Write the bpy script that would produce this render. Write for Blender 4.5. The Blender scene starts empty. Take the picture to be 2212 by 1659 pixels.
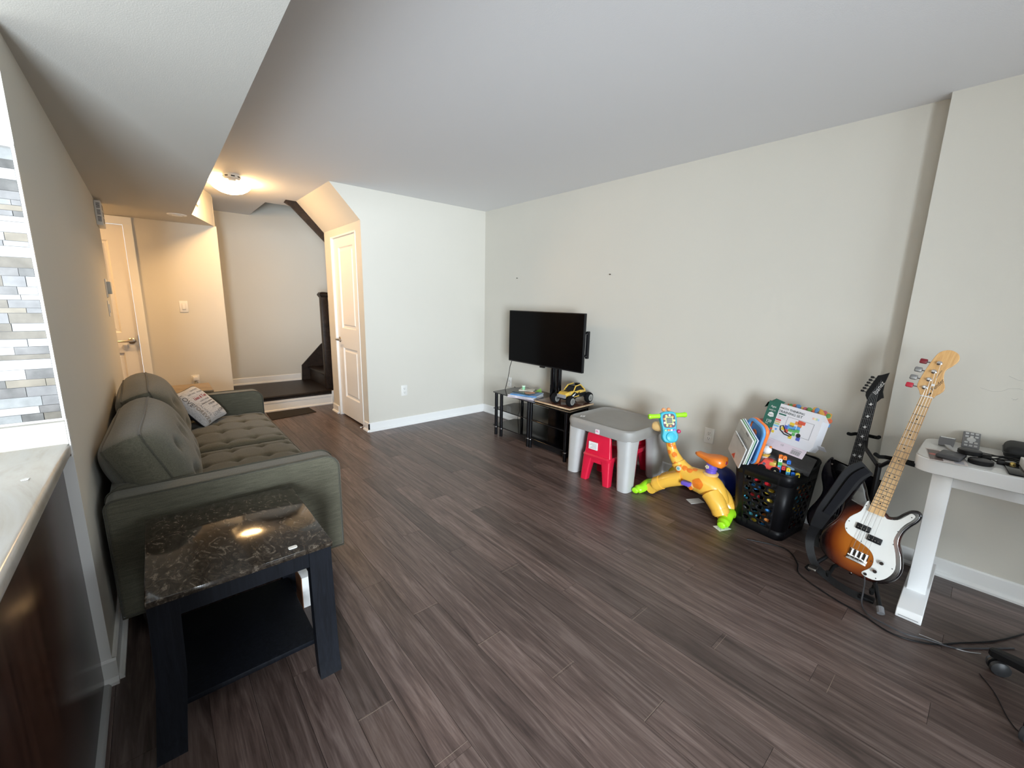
import bpy, bmesh, math, random
from mathutils import Vector, Matrix, Euler
R_ = math.radians
random.seed(7)
scene = bpy.context.scene
col = scene.collection

# ------------------------------------------------------------------ camera, world, lights
cam_d = bpy.data.cameras.new('camera'); cam_d.sensor_width = 36.0; cam_d.lens = 900.11 / 2212 * 36
cam_d.clip_start = 0.02
cam = bpy.data.objects.new('camera', cam_d); col.objects.link(cam)
yaw, pitch, roll = R_(40.847), R_(11.072), R_(1.295)
fw = Vector((math.sin(yaw) * math.cos(pitch), math.cos(yaw) * math.cos(pitch), -math.sin(pitch)))
rt0 = Vector((math.cos(yaw), -math.sin(yaw), 0)); up0 = rt0.cross(fw)
rt = rt0 * math.cos(roll) + up0 * math.sin(roll); up = up0 * math.cos(roll) - rt0 * math.sin(roll)
cm = Matrix((rt, up, -fw)).transposed().to_4x4(); cm.translation = (0, 0, 1.38)
cam.matrix_world = cm
scene.camera = cam

w = bpy.data.worlds.new('daylight'); scene.world = w; w.use_nodes = True
w.node_tree.nodes['Background'].inputs[0].default_value = (0.78, 0.89, 1.0, 1)
w.node_tree.nodes['Background'].inputs[1].default_value = 1.2

def area(name, loc, rot, sx, sy, power, color, spread=180):
    d = bpy.data.lights.new(name, 'AREA'); d.shape = 'RECTANGLE'; d.size = sx; d.size_y = sy
    d.energy = power; d.color = color; d.spread = R_(spread)
    o = bpy.data.objects.new(name, d); col.objects.link(o); o.location = loc; o.rotation_euler = rot
    return o
# daylight entering through the glazed kitchen door behind the camera to the left, and a weak fill lamp added at an unseen smaller window behind the desk end
area('patio_door_daylight', (-1.62, -3.25, 1.05), (R_(87), 0, R_(0)), 1.7, 1.85, 360, (0.82, 0.92, 1.0), 118)
area('added_window_fill', (1.6, -3.25, 1.55), (R_(90), 0, 0), 1.2, 1.0, 22, (0.82, 0.92, 1.0), 150)

vs = scene.view_settings
vs.view_transform = 'Standard'; vs.look = 'None'; vs.gamma = 1.0; vs.use_curve_mapping = False
vs.exposure = 0.52
scene.cycles.use_denoising = True
scene.cycles.max_bounces = 7; scene.cycles.diffuse_bounces = 5; scene.cycles.glossy_bounces = 3; scene.cycles.transmission_bounces = 3
scene.cycles.use_adaptive_sampling = True; scene.cycles.adaptive_threshold = 0.02
scene.cycles.sample_clamp_indirect = 6.0
scene.cycles.caustics_reflective = False; scene.cycles.caustics_refractive = False

# ------------------------------------------------------------------ materials
MATS = {}
def M(name, c=None, rough=0.5, metal=0.0, spec=0.5, coat=0.0, noise=0.0, nscale=12.0, bump=0.0, bscale=200.0, emit=None, estr=0.0, sheen=0.0, alpha=1.0, trans=0.0):
    if name in MATS: return MATS[name]
    m = bpy.data.materials.new(name); m.use_nodes = True; MATS[name] = m
    nt = m.node_tree; b = nt.nodes['Principled BSDF']
    b.inputs['Base Color'].default_value = (*c, 1); b.inputs['Roughness'].default_value = rough
    b.inputs['Metallic'].default_value = metal; b.inputs['Specular IOR Level'].default_value = spec
    b.inputs['Coat Weight'].default_value = coat; b.inputs['Coat Roughness'].default_value = 0.05
    b.inputs['Sheen Weight'].default_value = sheen
    b.inputs['Alpha'].default_value = alpha; b.inputs['Transmission Weight'].default_value = trans
    if emit: b.inputs['Emission Color'].default_value = (*emit, 1); b.inputs['Emission Strength'].default_value = estr
    tc = nt.nodes.new('ShaderNodeTexCoord')
    if noise > 0:
        n = nt.nodes.new('ShaderNodeTexNoise'); n.inputs['Scale'].default_value = nscale; n.inputs['Detail'].default_value = 5
        nt.links.new(tc.outputs['Object'], n.inputs['Vector'])
        r = nt.nodes.new('ShaderNodeMapRange'); r.inputs['From Min'].default_value = .3; r.inputs['From Max'].default_value = .7
        r.inputs['To Min'].default_value = 1 - noise; r.inputs['To Max'].default_value = 1 + noise
        nt.links.new(n.outputs[0], r.inputs[0])
        mx = nt.nodes.new('ShaderNodeVectorMath'); mx.operation = 'SCALE'; mx.inputs[0].default_value = c
        nt.links.new(r.outputs[0], mx.inputs['Scale']); nt.links.new(mx.outputs[0], b.inputs['Base Color'])
    if bump > 0:
        n2 = nt.nodes.new('ShaderNodeTexNoise'); n2.inputs['Scale'].default_value = bscale; n2.inputs['Detail'].default_value = 3
        nt.links.new(tc.outputs['Object'], n2.inputs['Vector'])
        bp = nt.nodes.new('ShaderNodeBump'); bp.inputs['Strength'].default_value = bump; bp.inputs['Distance'].default_value = 0.002
        nt.links.new(n2.outputs[0], bp.inputs['Height']); nt.links.new(bp.outputs[0], b.inputs['Normal'])
    return m

def node(nt, t, **kw):
    n = nt.nodes.new(t)
    for k, v in kw.items(): setattr(n, k, v)
    return n
def ramp(nt, stops):
    r = nt.nodes.new('ShaderNodeValToRGB'); e = r.color_ramp.elements
    e[0].position, e[0].color = stops[0][0], (*stops[0][1], 1); e[1].position, e[1].color = stops[-1][0], (*stops[-1][1], 1)
    for p, c in stops[1:-1]:
        k = e.new(p); k.color = (*c, 1)
    return r

def wood(name, dark, mid, light, scale=(22, 1.2, 22), rough=0.4, rnd=True, bump=0.15, spec=0.5, axis=1):
    if name in MATS: return MATS[name]
    m = bpy.data.materials.new(name); m.use_nodes = True; MATS[name] = m
    nt = m.node_tree; b = nt.nodes['Principled BSDF']; L = nt.links.new
    tc = node(nt, 'ShaderNodeTexCoord'); oi = node(nt, 'ShaderNodeObjectInfo')
    mul = node(nt, 'ShaderNodeMath', operation='MULTIPLY'); mul.inputs[1].default_value = 37.0 if rnd else 0.0
    L(oi.outputs['Random'], mul.inputs[0])
    cmb = node(nt, 'ShaderNodeCombineXYZ'); L(mul.outputs[0], cmb.inputs[0]); L(mul.outputs[0], cmb.inputs[1])
    add = node(nt, 'ShaderNodeVectorMath', operation='ADD'); L(tc.outputs['Object'], add.inputs[0]); L(cmb.outputs[0], add.inputs[1])
    mp = node(nt, 'ShaderNodeMapping'); mp.inputs['Scale'].default_value = scale; L(add.outputs[0], mp.inputs[0])
    n1 = node(nt, 'ShaderNodeTexNoise'); n1.inputs['Scale'].default_value = 1.0; n1.inputs['Detail'].default_value = 8; n1.inputs['Roughness'].default_value = .62; n1.inputs['Distortion'].default_value = 1.6
    L(mp.outputs[0], n1.inputs[0])
    mp2 = node(nt, 'ShaderNodeMapping'); mp2.inputs['Scale'].default_value = tuple(s * 7 for s in scale); L(add.outputs[0], mp2.inputs[0])
    n2 = node(nt, 'ShaderNodeTexNoise'); n2.inputs['Scale'].default_value = 1.0; n2.inputs['Detail'].default_value = 4
    L(mp2.outputs[0], n2.inputs[0])
    mixf = node(nt, 'ShaderNodeMath', operation='MULTIPLY_ADD'); L(n2.outputs[0], mixf.inputs[0]); mixf.inputs[1].default_value = .3
    L(n1.outputs[0], mixf.inputs[2])
    sub = node(nt, 'ShaderNodeMath', operation='SUBTRACT'); L(mixf.outputs[0], sub.inputs[0]); sub.inputs[1].default_value = .15
    r = ramp(nt, [(.3, dark), (.5, mid), (.72, light)]); L(sub.outputs[0], r.inputs[0])
    mr = node(nt, 'ShaderNodeMapRange'); L(oi.outputs['Random'], mr.inputs[0]); mr.inputs['To Min'].default_value = .7 if rnd else 1.0; mr.inputs['To Max'].default_value = 1.3 if rnd else 1.0
    sc = node(nt, 'ShaderNodeVectorMath', operation='SCALE'); L(r.outputs[0], sc.inputs[0]); L(mr.outputs[0], sc.inputs['Scale'])
    L(sc.outputs[0], b.inputs['Base Color'])
    b.inputs['Roughness'].default_value = rough; b.inputs['Specular IOR Level'].default_value = spec
    bp = node(nt, 'ShaderNodeBump'); bp.inputs['Strength'].default_value = bump; bp.inputs['Distance'].default_value = .001
    L(n2.outputs[0], bp.inputs['Height']); L(bp.outputs[0], b.inputs['Normal'])
    return m

def marble(name, stops, scale, rough, distort=2.5, coat=0.0):
    if name in MATS: return MATS[name]
    m = bpy.data.materials.new(name); m.use_nodes = True; MATS[name] = m
    nt = m.node_tree; b = nt.nodes['Principled BSDF']; L = nt.links.new
    tc = node(nt, 'ShaderNodeTexCoord'); mp = node(nt, 'ShaderNodeMapping'); mp.inputs['Scale'].default_value = scale
    L(tc.outputs['Object'], mp.inputs[0])
    n = node(nt, 'ShaderNodeTexNoise'); n.inputs['Scale'].default_value = 1; n.inputs['Detail'].default_value = 9; n.inputs['Roughness'].default_value = .68; n.inputs['Distortion'].default_value = distort
    L(mp.outputs[0], n.inputs[0]); r = ramp(nt, stops); L(n.outputs[0], r.inputs[0]); L(r.outputs[0], b.inputs['Base Color'])
    b.inputs['Roughness'].default_value = rough; b.inputs['Coat Weight'].default_value = coat
    return m

WALL = M('wall_paint', (.60, .575, .515), .75, spec=.25, noise=.015, nscale=1.2, bump=.12, bscale=350)
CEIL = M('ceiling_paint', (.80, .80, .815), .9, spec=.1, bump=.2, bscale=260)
SOFP = M('soffit_paint_dimmed', (.60, .59, .56), .9, spec=.1, bump=.2, bscale=260)  # warmer than the ceiling; darkened to stand in for dimmer light on the soffit
WHITE = M('white_trim', (.80, .80, .79), .35, spec=.45)
DOORW = M('door_white', (.78, .76, .73), .4, spec=.4)
FLOORW = wood('dark_floor_wood', (.042, .027, .0235), (.100, .068, .059), (.185, .138, .124), (26, 1.5, 26), .34, True, .12)
STAIRW = wood('stair_wood', (.009, .0055, .004), (.018, .011, .0075), (.030, .019, .013), (14, 3, 14), .42, True, .1, .25)
BLACKP = M('black_plastic', (.008, .008, .009), .42, spec=.25)
BLACKG = M('black_gloss', (.004, .004, .005), .1, spec=.3)
BLACKM = M('black_metal', (.008, .008, .009), .35, spec=.3)
CHROME = M('chrome', (.75, .75, .76), .15, metal=1)
STEEL = M('brushed_nickel', (.52, .49, .45), .28, metal=1)
PLATE = M('plate_white', (.74, .73, .70), .4)
DARKHOLE = M('slot_dark', (.02, .02, .02), .6)
PAPER = M('paper_white', (.78, .78, .77), .6)
INK = M('ink_black', (.02, .02, .02), .6)

# ------------------------------------------------------------------ mesh building
class MB:
    def __init__(s): s.v = []; s.f = []; s.c = []
    def add(s, vs, fs, cl=None):
        o = len(s.v); s.v += [tuple(p) for p in vs]; s.f += [tuple(i + o for i in f) for f in fs]
        s.c += cl if cl else [(1, 1, 1)] * len(vs)
        return s
    def box(s, a, b):
        x0, y0, z0 = a; x1, y1, z1 = b
        return s.add([(x0, y0, z0), (x1, y0, z0), (x1, y1, z0), (x0, y1, z0), (x0, y0, z1), (x1, y0, z1), (x1, y1, z1), (x0, y1, z1)],
                     [(0, 3, 2, 1), (4, 5, 6, 7), (0, 1, 5, 4), (1, 2, 6, 5), (2, 3, 7, 6), (3, 0, 4, 7)])
    def rbox(s, a, b, r, seg=2, mat=None):
        bm = bmesh.new(); bmesh.ops.create_cube(bm, size=1)
        for v in bm.verts:
            v.co = Vector([(a[i] + b[i]) / 2 + v.co[i] * (b[i] - a[i]) for i in range(3)])
        bmesh.ops.bevel(bm, geom=list(bm.edges), offset=r, segments=seg, affect='EDGES', profile=.5)
        if mat is not None: bmesh.ops.transform(bm, matrix=mat, verts=bm.verts)
        bm.verts.index_update()
        s.add([v.co.copy() for v in bm.verts], [[v.index for v in f.verts] for f in bm.faces]); bm.free(); return s
    def prism(s, poly, fn, d0, d1):
        n = len(poly)
        vs = [fn(u, v, d0) for u, v in poly] + [fn(u, v, d1) for u, v in poly]
        fs = [tuple(range(n))[::-1], tuple(range(n, 2 * n))] + [(i, (i + 1) % n, n + (i + 1) % n, n + i) for i in range(n)]
        return s.add(vs, fs)
    def tube(s, pts, r, seg=8, closed=False, sx=1.0, sy=1.0, upv=None):
        pts = [Vector(p) for p in pts]; n = len(pts)
        rs = list(r) if isinstance(r, (list, tuple)) else [r] * n
        rings = []; prev = None
        for i in range(n):
            if closed: t = pts[(i + 1) % n] - pts[i - 1]
            else: t = pts[min(i + 1, n - 1)] - pts[max(i - 1, 0)]
            t.normalize()
            if prev is None:
                a = Vector(upv) if upv else (Vector((0, 0, 1)) if abs(t.z) < .9 else Vector((1, 0, 0)))
            else: a = prev
            a = (a - t * a.dot(t)); a.normalize(); prev = a; b = t.cross(a)
            rings.append([pts[i] + (a * math.cos(2 * math.pi * k / seg) * sx + b * math.sin(2 * math.pi * k / seg) * sy) * rs[i] for k in range(seg)])
        return s.loft(rings, closed)
    def loft(s, rings, closed=False, caps=True):
        n = len(rings); k = len(rings[0]); vs = [p for r in rings for p in r]; fs = []
        for i in range(n if closed else n - 1):
            j = (i + 1) % n
            for q in range(k): fs.append((i * k + q, i * k + (q + 1) % k, j * k + (q + 1) % k, j * k + q))
        if not closed and caps:
            fs.append(tuple(range(k))[::-1]); fs.append(tuple((n - 1) * k + q for q in range(k)))
        return s.add(vs, fs)
    def lathe(s, prof, c=(0, 0, 0), ax='z', seg=24, mat=None):
        rings = []
        for r, h in prof:
            ring = []
            for k in range(seg):
                a = 2 * math.pi * k / seg; p = (r * math.cos(a), r * math.sin(a), h)
                if ax == 'x': p = (p[2], p[0], p[1])
                elif ax == 'y': p = (p[1], p[2], p[0])
                p = Vector(p)
                if mat is not None: p = mat @ p
                ring.append(p + Vector(c))
            rings.append(ring)
        return s.loft(rings)
    def ball(s, c, r, seg=20, rings=12, sc=(1, 1, 1)):
        pr = [(max(1e-4, r * math.sin(math.pi * i / rings)), -r * math.cos(math.pi * i / rings)) for i in range(rings + 1)]
        o = len(s.v); s.lathe(pr, (0, 0, 0), 'z', seg)
        for i in range(o, len(s.v)):
            p = s.v[i]; s.v[i] = (p[0] * sc[0] + c[0], p[1] * sc[1] + c[1], p[2] * sc[2] + c[2])
        return s
    def xf(s, m, start=0):
        for i in range(start, len(s.v)): s.v[i] = tuple(m @ Vector(s.v[i]))
        return s

def fin(mb, name, mat, parent=None, loc=None, rot=None, ang=35, bev=0.0, bseg=2, kind=None, colattr=False, sub=0, solid=0.0, label=None, weld=0.0):
    me = bpy.data.meshes.new(name)
    me.from_pydata(mb.v, [], mb.f); me.update()
    bm = bmesh.new(); bm.from_mesh(me)
    if weld: bmesh.ops.remove_doubles(bm, verts=bm.verts, dist=weld)
    bmesh.ops.recalc_face_normals(bm, faces=bm.faces); bm.to_mesh(me); bm.free()
    if colattr:
        at = me.color_attributes.new('Col', 'FLOAT_COLOR', 'POINT')
        for i, c in enumerate(mb.c): at.data[i].color = (*c, 1)
    me.shade_smooth(); me.set_sharp_from_angle(angle=R_(ang))
    me.materials.append(mat)
    o = bpy.data.objects.new(name, me); col.objects.link(o)
    if parent is not None: o.parent = parent
    if loc: o.location = loc
    if rot: o.rotation_euler = rot
    if solid:
        d = o.modifiers.new('solid', 'SOLIDIFY'); d.thickness = solid; d.offset = 0
    if bev:
        d = o.modifiers.new('bevel', 'BEVEL'); d.width = bev; d.segments = bseg; d.limit_method = 'ANGLE'; d.angle_limit = R_(40)
    if sub:
        d = o.modifiers.new('sub', 'SUBSURF'); d.levels = sub; d.render_levels = sub
    if kind: o['kind'] = kind
    if label: o['label'] = label
    return o
def tag(o, label, cat, group=None):
    o['label'] = label; o['category'] = cat
    if group: o['group'] = group
    return o
def thing(name, label, cat, loc=(0, 0, 0), rz=0.0, group=None, mat=None):
    o = bpy.data.objects.new(name, None); o.empty_display_size = .05; col.objects.link(o)
    if mat is not None: o.matrix_world = mat
    else: o.location = loc; o.rotation_euler = (0, 0, rz)
    return tag(o, label, cat, group)
def struct(mb, name, mat, parent=None, **k):
    o = fin(mb, name, mat, parent, **k)
    if parent is None: o['kind'] = 'structure'
    return o
def B(a, b): return MB().box(a, b)
def RB(a, b, r=.005, seg=2): return MB().rbox(a, b, r, seg)
def catmull(pts, n=6, closed=True):
    out = []; N = len(pts); P = [Vector(p) for p in pts]
    for i in range(N if closed else N - 1):
        if closed: a, b, c, d = P[i - 1], P[i], P[(i + 1) % N], P[(i + 2) % N]
        else: a, b, c, d = P[max(i - 1, 0)], P[i], P[i + 1], P[min(i + 2, N - 1)]
        for k in range(n):
            t = k / n
            out.append(.5 * ((2 * b) + (c - a) * t + (2 * a - 5 * b + 4 * c - d) * t * t + (3 * b - a - 3 * c + d) * t ** 3))
    if not closed: out.append(P[-1])
    return out
def rrect(x0, y0, x1, y1, r, n=5):
    out = []
    for cx, cy, a0 in ((x1 - r, y1 - r, 0), (x0 + r, y1 - r, 90), (x0 + r, y0 + r, 180), (x1 - r, y0 + r, 270)):
        for k in range(n + 1):
            a = R_(a0 + 90 * k / n); out.append((cx + r * math.cos(a), cy + r * math.sin(a)))
    return out
XY = lambda u, v, d: (u, v, d)
XZ = lambda u, v, d: (u, d, v)
YZ = lambda u, v, d: (d, u, v)
def frame(o, x, y):
    x = Vector(x).normalized(); y = Vector(y); y = (y - x * y.dot(x)).normalized(); z = x.cross(y)
    m = Matrix((x, y, z)).transposed().to_4x4(); m.translation = o
    return m
def text(s, size, mat, parent, m, name='lettering', ext=.0004, wrap=None, shear=0.0, sx=1.0, label=None):
    cu = bpy.data.curves.new(name, 'FONT'); cu.body = s; cu.size = size; cu.align_x = 'CENTER'; cu.align_y = 'CENTER'; cu.extrude = ext; cu.shear = shear
    cu.resolution_u = 3
    t = bpy.data.objects.new(name, cu); col.objects.link(t)
    dg = bpy.context.evaluated_depsgraph_get(); dg.update()
    me = bpy.data.meshes.new_from_object(t.evaluated_get(dg)); bpy.data.objects.remove(t); bpy.data.curves.remove(cu)
    for v in me.vertices:
        p = m @ Vector((v.co.x * sx, v.co.y, v.co.z))
        v.co = wrap(p) if wrap else p
    me.materials.clear(); me.materials.append(mat); me.name = name
    o = bpy.data.objects.new(name, me); col.objects.link(o); o.parent = parent
    if label: o['label'] = label
    return o
def copytree(o, parent=None):
    c = o.copy(); col.objects.link(c); c.parent = parent
    for ch in list(o.children): copytree(ch, c)
    return c

# ------------------------------------------------------------------ the room
XR, XS, XL, YC, XC, H = 3.145, 3.06, -0.238, 4.185, 1.637, 2.425
YE, YB, YK, SOF = 5.66, 6.63, 1.89, 2.108

floor = struct(B((-3.1, -3.55, -.06), (XR + .1, YE + .05, -.008)), 'floor', FLOORW)
PW, PL = .1233, 1.24
mesh_cache = {}
for n in range(-6, 23):
    x0 = .381 + PW * n; x1 = x0 + PW - .0012
    cut_x0, cut_x1 = max(x0, -.31), min(x1, XR)
    if cut_x1 - cut_x0 < .01: continue
    yend = YC + .01 if x0 > XC - .02 else YE + .01
    s = (.88 - .31 * (n - 5)) % PL - 2 * PL
    y = s
    while y < yend:
        a, b = max(y, -1.5), min(y + PL - .0012, yend)
        if b - a > .03:
            key = (round(cut_x1 - cut_x0, 3), round(b - a, 3))
            if key not in mesh_cache:
                o = fin(B((0, 0, -.01), (key[0], key[1], 0)), 'plank', FLOORW, floor, (cut_x0, a, 0)); mesh_cache[key] = o.data
            else:
                o = bpy.data.objects.new('plank', mesh_cache[key]); col.objects.link(o); o.parent = floor; o.location = (cut_x0, a, 0)
        y += PL

# pale worn edges at some of the plank end joints
WEAR = M('worn_joint', (.22, .17, .135), .6)
for a, b in ((.381, 1.183), (.751, 1.506), (.873, 1.186), (1.244, 1.486), (1.49, .864), (1.613, .556), (1.12, .573), (1.0, 2.185), (.505, .90), (1.0, .886), (-.112, 1.186), (1.736, .203)):
    fin(MB().prism([(0, -.0007), (.05, -.001), (.12, -.0004), (.12, .0006), (.04, .0005), (0, .0009)], XY, -.001, .0004), 'worn_joint', WEAR, floor, (a, b, 0))
# walls
struct(B((XR, -3.55, 0), (XR + .14, YB + .1, 3.7)), 'wall_right', WALL)
struct(B((XS, -3.55, 0), (XR, .335, H)), 'wall_right_chase', WALL)
wc = MB().prism([(XC, 0), (XR, 0), (XR, H), (1.365, H), (XC, 2.127)], XZ, YC, YC + .1)
struct(wc, 'wall_back', WALL)
cs = B((XC, YC + .1, 0), (XC + .1, 4.325, 2.127)); cs.box((XC, 5.075, 0), (XC + .1, 5.29, 2.127)); cs.box((XC, 4.325, 2.05), (XC + .1, 5.075, 2.127))
struct(cs, 'wall_closet', WALL)
struct(B((XC + .6, YC + .1, 0), (XC + .65, 5.29, 2.127)), 'wall_closet_inner', WALL)
struct(MB().prism([(1.365, H), (XC, 2.127), (XC + .8, 2.127), (XC + .8, H)], XZ, YC + .1, 5.30), 'wall_stair_slope', WALL)
struct(B((XC + .1, 5.24, 0), (XR, 5.29, 2.127)), 'wall_closet_rear', WALL)
# left wall, kitchen end wall, hall walls
struct(B((XL - .13, YK, 0), (XL, 5.0, SOF)), 'wall_left', WALL)
wk = struct(B((-3.1, YK, 0), (XL - .13, YK + .13, SOF)), 'wall_kitchen', WALL)
struct(B((-1.35, YK + .13, 0), (-1.25, YE, SOF)), 'wall_hall', WALL)
we = B((-.1, YE, 0), (.645, YE + .1, SOF)); we.box((-.9, YE, 2.04), (-.1, YE + .1, SOF)); we.box((-1.35, YE, 0), (-.9, YE + .1, SOF))
struct(we, 'wall_hall_end', WALL)
struct(B((.545, YE + .1, 0), (.645, YB, H)), 'wall_landing_side', WALL)
struct(B((.5, YB, 0), (XR, YB + .1, 3.7)), 'wall_stairs', WALL)
struct(B((-3.2, -3.55, 0), (-3.1, YK + .13, H)), 'wall_kitchen_side', WALL)
wr = B((-3.1, -3.55, 0), (XR, -3.45, .12)); wr.box((-3.1, -3.55, 2.05), (XR, -3.45, H)); wr.box((-3.1, -3.55, .12), (-2.5, -3.45, 2.2)); wr.box((-.74, -3.55, .12), (.95, -3.45, 2.2)); wr.box((2.25, -3.55, .12), (XR, -3.45, 2.2)); wr.box((.95, -3.55, .12), (2.25, -3.45, 1.0))
struct(wr, 'wall_rear', WALL)
def window(name, x0, x1, z0, z1, nx):
    fr = MB()
    for i in range(nx + 1):
        xx = x0 + (x1 - x0) * i / nx; fr.box((xx - .03, -3.52, z0), (xx + .03, -3.46, z1))
    for zz in (z0, z1): fr.box((x0, -3.52, zz - .03), (x1, -3.46, zz + .03))
    struct(fr, name, WHITE)
window('window_1', -2.5, -.74, .12, 2.05, 2); window('window_2', .95, 2.25, 1.0, 2.05, 2)  # the second, smaller window is out of view, put in with the added fill lamp
# ceiling with the opening over the stairs, and the boxed soffit
ce = B((-3.2, -3.55, H), (XR, 5.62, H + .08)); ce.box((-1.35, 5.62, H), (1.125, YB + .1, H + .08))
struct(ce, 'ceiling', CEIL)
struct(B((.5, 5.4, 3.62), (XR, YB + .1, 3.7)), 'ceiling_stairwell', CEIL)
struct(MB().box((1.07, 5.54, H + .08), (XR, 5.62, 3.62)).box((1.045, 5.62, H + .08), (1.125, YB, 3.62)), 'wall_stairwell', WALL)
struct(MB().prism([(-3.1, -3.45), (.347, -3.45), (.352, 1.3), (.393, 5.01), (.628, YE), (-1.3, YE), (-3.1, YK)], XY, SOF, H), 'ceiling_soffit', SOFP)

# baseboards: board with a slim top bead and a shoe moulding, section given as (out, up)
BPROF = [(0, 0), (.026, 0), (.026, .012), (.018, .022), (.012, .024), (.012, .088), (.007, .096), (0, .096)]
def baseboard(name, p, q, nrm, z=0.0, prof=BPROF):
    p, q, nrm = Vector((*p, z)), Vector((*q, z)), Vector((*nrm, 0))
    m = MB(); rings = [[e + nrm * a + Vector((0, 0, h)) for a, h in prof] for e in (p, q)]
    m.loft(rings); return struct(m, name, WHITE, ang=25)
baseboard('baseboard_right', (XR, .335), (XR, YC), (-1, 0))
baseboard('baseboard_right_chase', (XS, -3.4), (XS, .335), (-1, 0))
baseboard('baseboard_chase_return', (XS - .012, .335), (XR, .335), (0, 1))
baseboard('baseboard_back', (XC - .012, YC), (XR, YC), (0, -1))
baseboard('baseboard_closet', (XC, YC - .012), (XC, 4.30), (-1, 0))
baseboard('baseboard_closet_end', (XC, 5.10), (XC, 5.30), (-1, 0))
baseboard('baseboard_left', (XL, YK - .004), (XL, 5.0), (1, 0))
baseboard('baseboard_left_end', (-.275, YK), (XL + .012, YK), (0, -1))
baseboard('baseboard_hall_end', (-.05, YE), (.645, YE), (0, -1))
baseboard('baseboard_stairs', (.645, YB), (1.6, YB), (0, -1), .19)

# closet door
d1 = thing('door_1', None, None, (XC, 4.70, 0)); 
for k in ('label', 'category'): del d1[k]
d1['kind'] = 'structure'
def panel_door(par, w2, h, face, panels, mat, depth=.035):
    """slab in the local YZ plane, front face at x=face looking to -x; raised panels with recessed rims"""
    ys = sorted({-w2, w2} | {v for p in panels for v in (p[0], p[1])}); zs = sorted({.02, h} | {v for p in panels for v in (p[2], p[3])})
    slab = MB()
    for i in range(len(ys) - 1):
        for j in range(len(zs) - 1):
            cy, cz = (ys[i] + ys[i + 1]) / 2, (zs[j] + zs[j + 1]) / 2
            if any(p[0] < cy < p[1] and p[2] < cz < p[3] for p in panels): continue
            slab.add([(face, ys[i], zs[j]), (face, ys[i + 1], zs[j]), (face, ys[i + 1], zs[j + 1]), (face, ys[i], zs[j + 1])], [(0, 1, 2, 3)])
    slab.box((face + .016, -w2, .02), (face + depth, w2, h))
    for y0, y1, z0, z1 in ((-w2, -w2, .02, h), (w2, w2, .02, h)):
        slab.add([(face, y0, z0), (face + .016, y0, z0), (face + .016, y0, z1), (face, y0, z1)], [(0, 1, 2, 3)])
    for zz in (.02, h): slab.add([(face, -w2, zz), (face, w2, zz), (face + .016, w2, zz), (face + .016, -w2, zz)], [(0, 1, 2, 3)])
    fin(slab, 'door_slab', mat, par, ang=20)
    for p in panels:
        y0, y1, z0, z1 = p; m = MB(); prev = None
        for ins, dx in ((0, 0), (.012, .014), (.03, .014), (.045, .004)):
            ring = [(face + dx, y0 + ins, z0 + ins), (face + dx, y1 - ins, z0 + ins), (face + dx, y1 - ins, z1 - ins), (face + dx, y0 + ins, z1 - ins)]
            o = len(m.v); m.add(ring, [])
            if prev is not None:
                for k in range(4): m.f.append((prev + k, prev + (k + 1) % 4, o + (k + 1) % 4, o + k))
            prev = o
        m.f.append((prev, prev + 1, prev + 2, prev + 3))
        fin(m, 'panel', mat, par, ang=15)
def lever(par, c, direction, out=(-1, 0, 0)):
    """lever handle: rose, neck and lever arm"""
    c = Vector(c); out = Vector(out); d = Vector(direction)
    t = MB(); q = out.to_track_quat('Z', 'Y').to_matrix()
    t.lathe([(.001, 0), (.031, 0), (.031, .005), (.026, .010), (.012, .013), (.010, .05), (.001, .05)], c, 'z', 20, q.to_4x4())
    h = fin(t, 'handle', STEEL, par)
    t = MB().tube([c + out * .045 - d * .012, c + out * .047 + d * .03, c + out * .044 + d * .075, c + out * .038 + d * .105], [.0105, .010, .009, .007], 10)
    fin(t, 'lever_arm', STEEL, h)
panel_door(d1, .352, 2.035, .018, [(-.225, .2, 1.05, 1.93), (-.225, .2, .25, .83)], DOORW)
lever(d1, (.018, .29, .915), (0, -1, 0))
for yy in (.22, 1.85): fin(MB().lathe([(.001, 0), (.007, 0), (.007, .09), (.001, .09)], (.010, -.362, yy), 'z', 10), 'hinge', WHITE, d1)
jm = MB()
for a, b in ((-.374, -.356), (.356, .374)): jm.box((-.006, a, 0), (.1, b, 2.05))
jm.box((-.003, -.374, 2.036), (.1, .374, 2.052)); fin(jm, 'door_jamb', WHITE, d1)
# spring door stop
ds = thing('door_stop', 'small white tipped spring door stop screwed to the baseboard by the closet door', 'door stop', (XC - .012, 4.255, .055))
sp = [(-.004 - .055 * i / 60, .005 * math.cos(i * .9), -.012 * i / 60 + .005 * math.sin(i * .9)) for i in range(61)]
fin(MB().tube(sp, .0013, 5), 'spring', STEEL, ds)
fin(MB().lathe([(.001, 0), (.007, 0), (.008, .008), (.005, .014), (.001, .014)], (-.06, 0, -.012), 'x', 10).xf(Matrix.Identity(4)), 'rubber_tip', PLATE, ds)

# hall door with casing
d2 = bpy.data.objects.new('door_2', None); col.objects.link(d2); d2.location = (-.50, YE, 0); d2['kind'] = 'structure'; d2.rotation_euler = (0, 0, R_(90))
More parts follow.
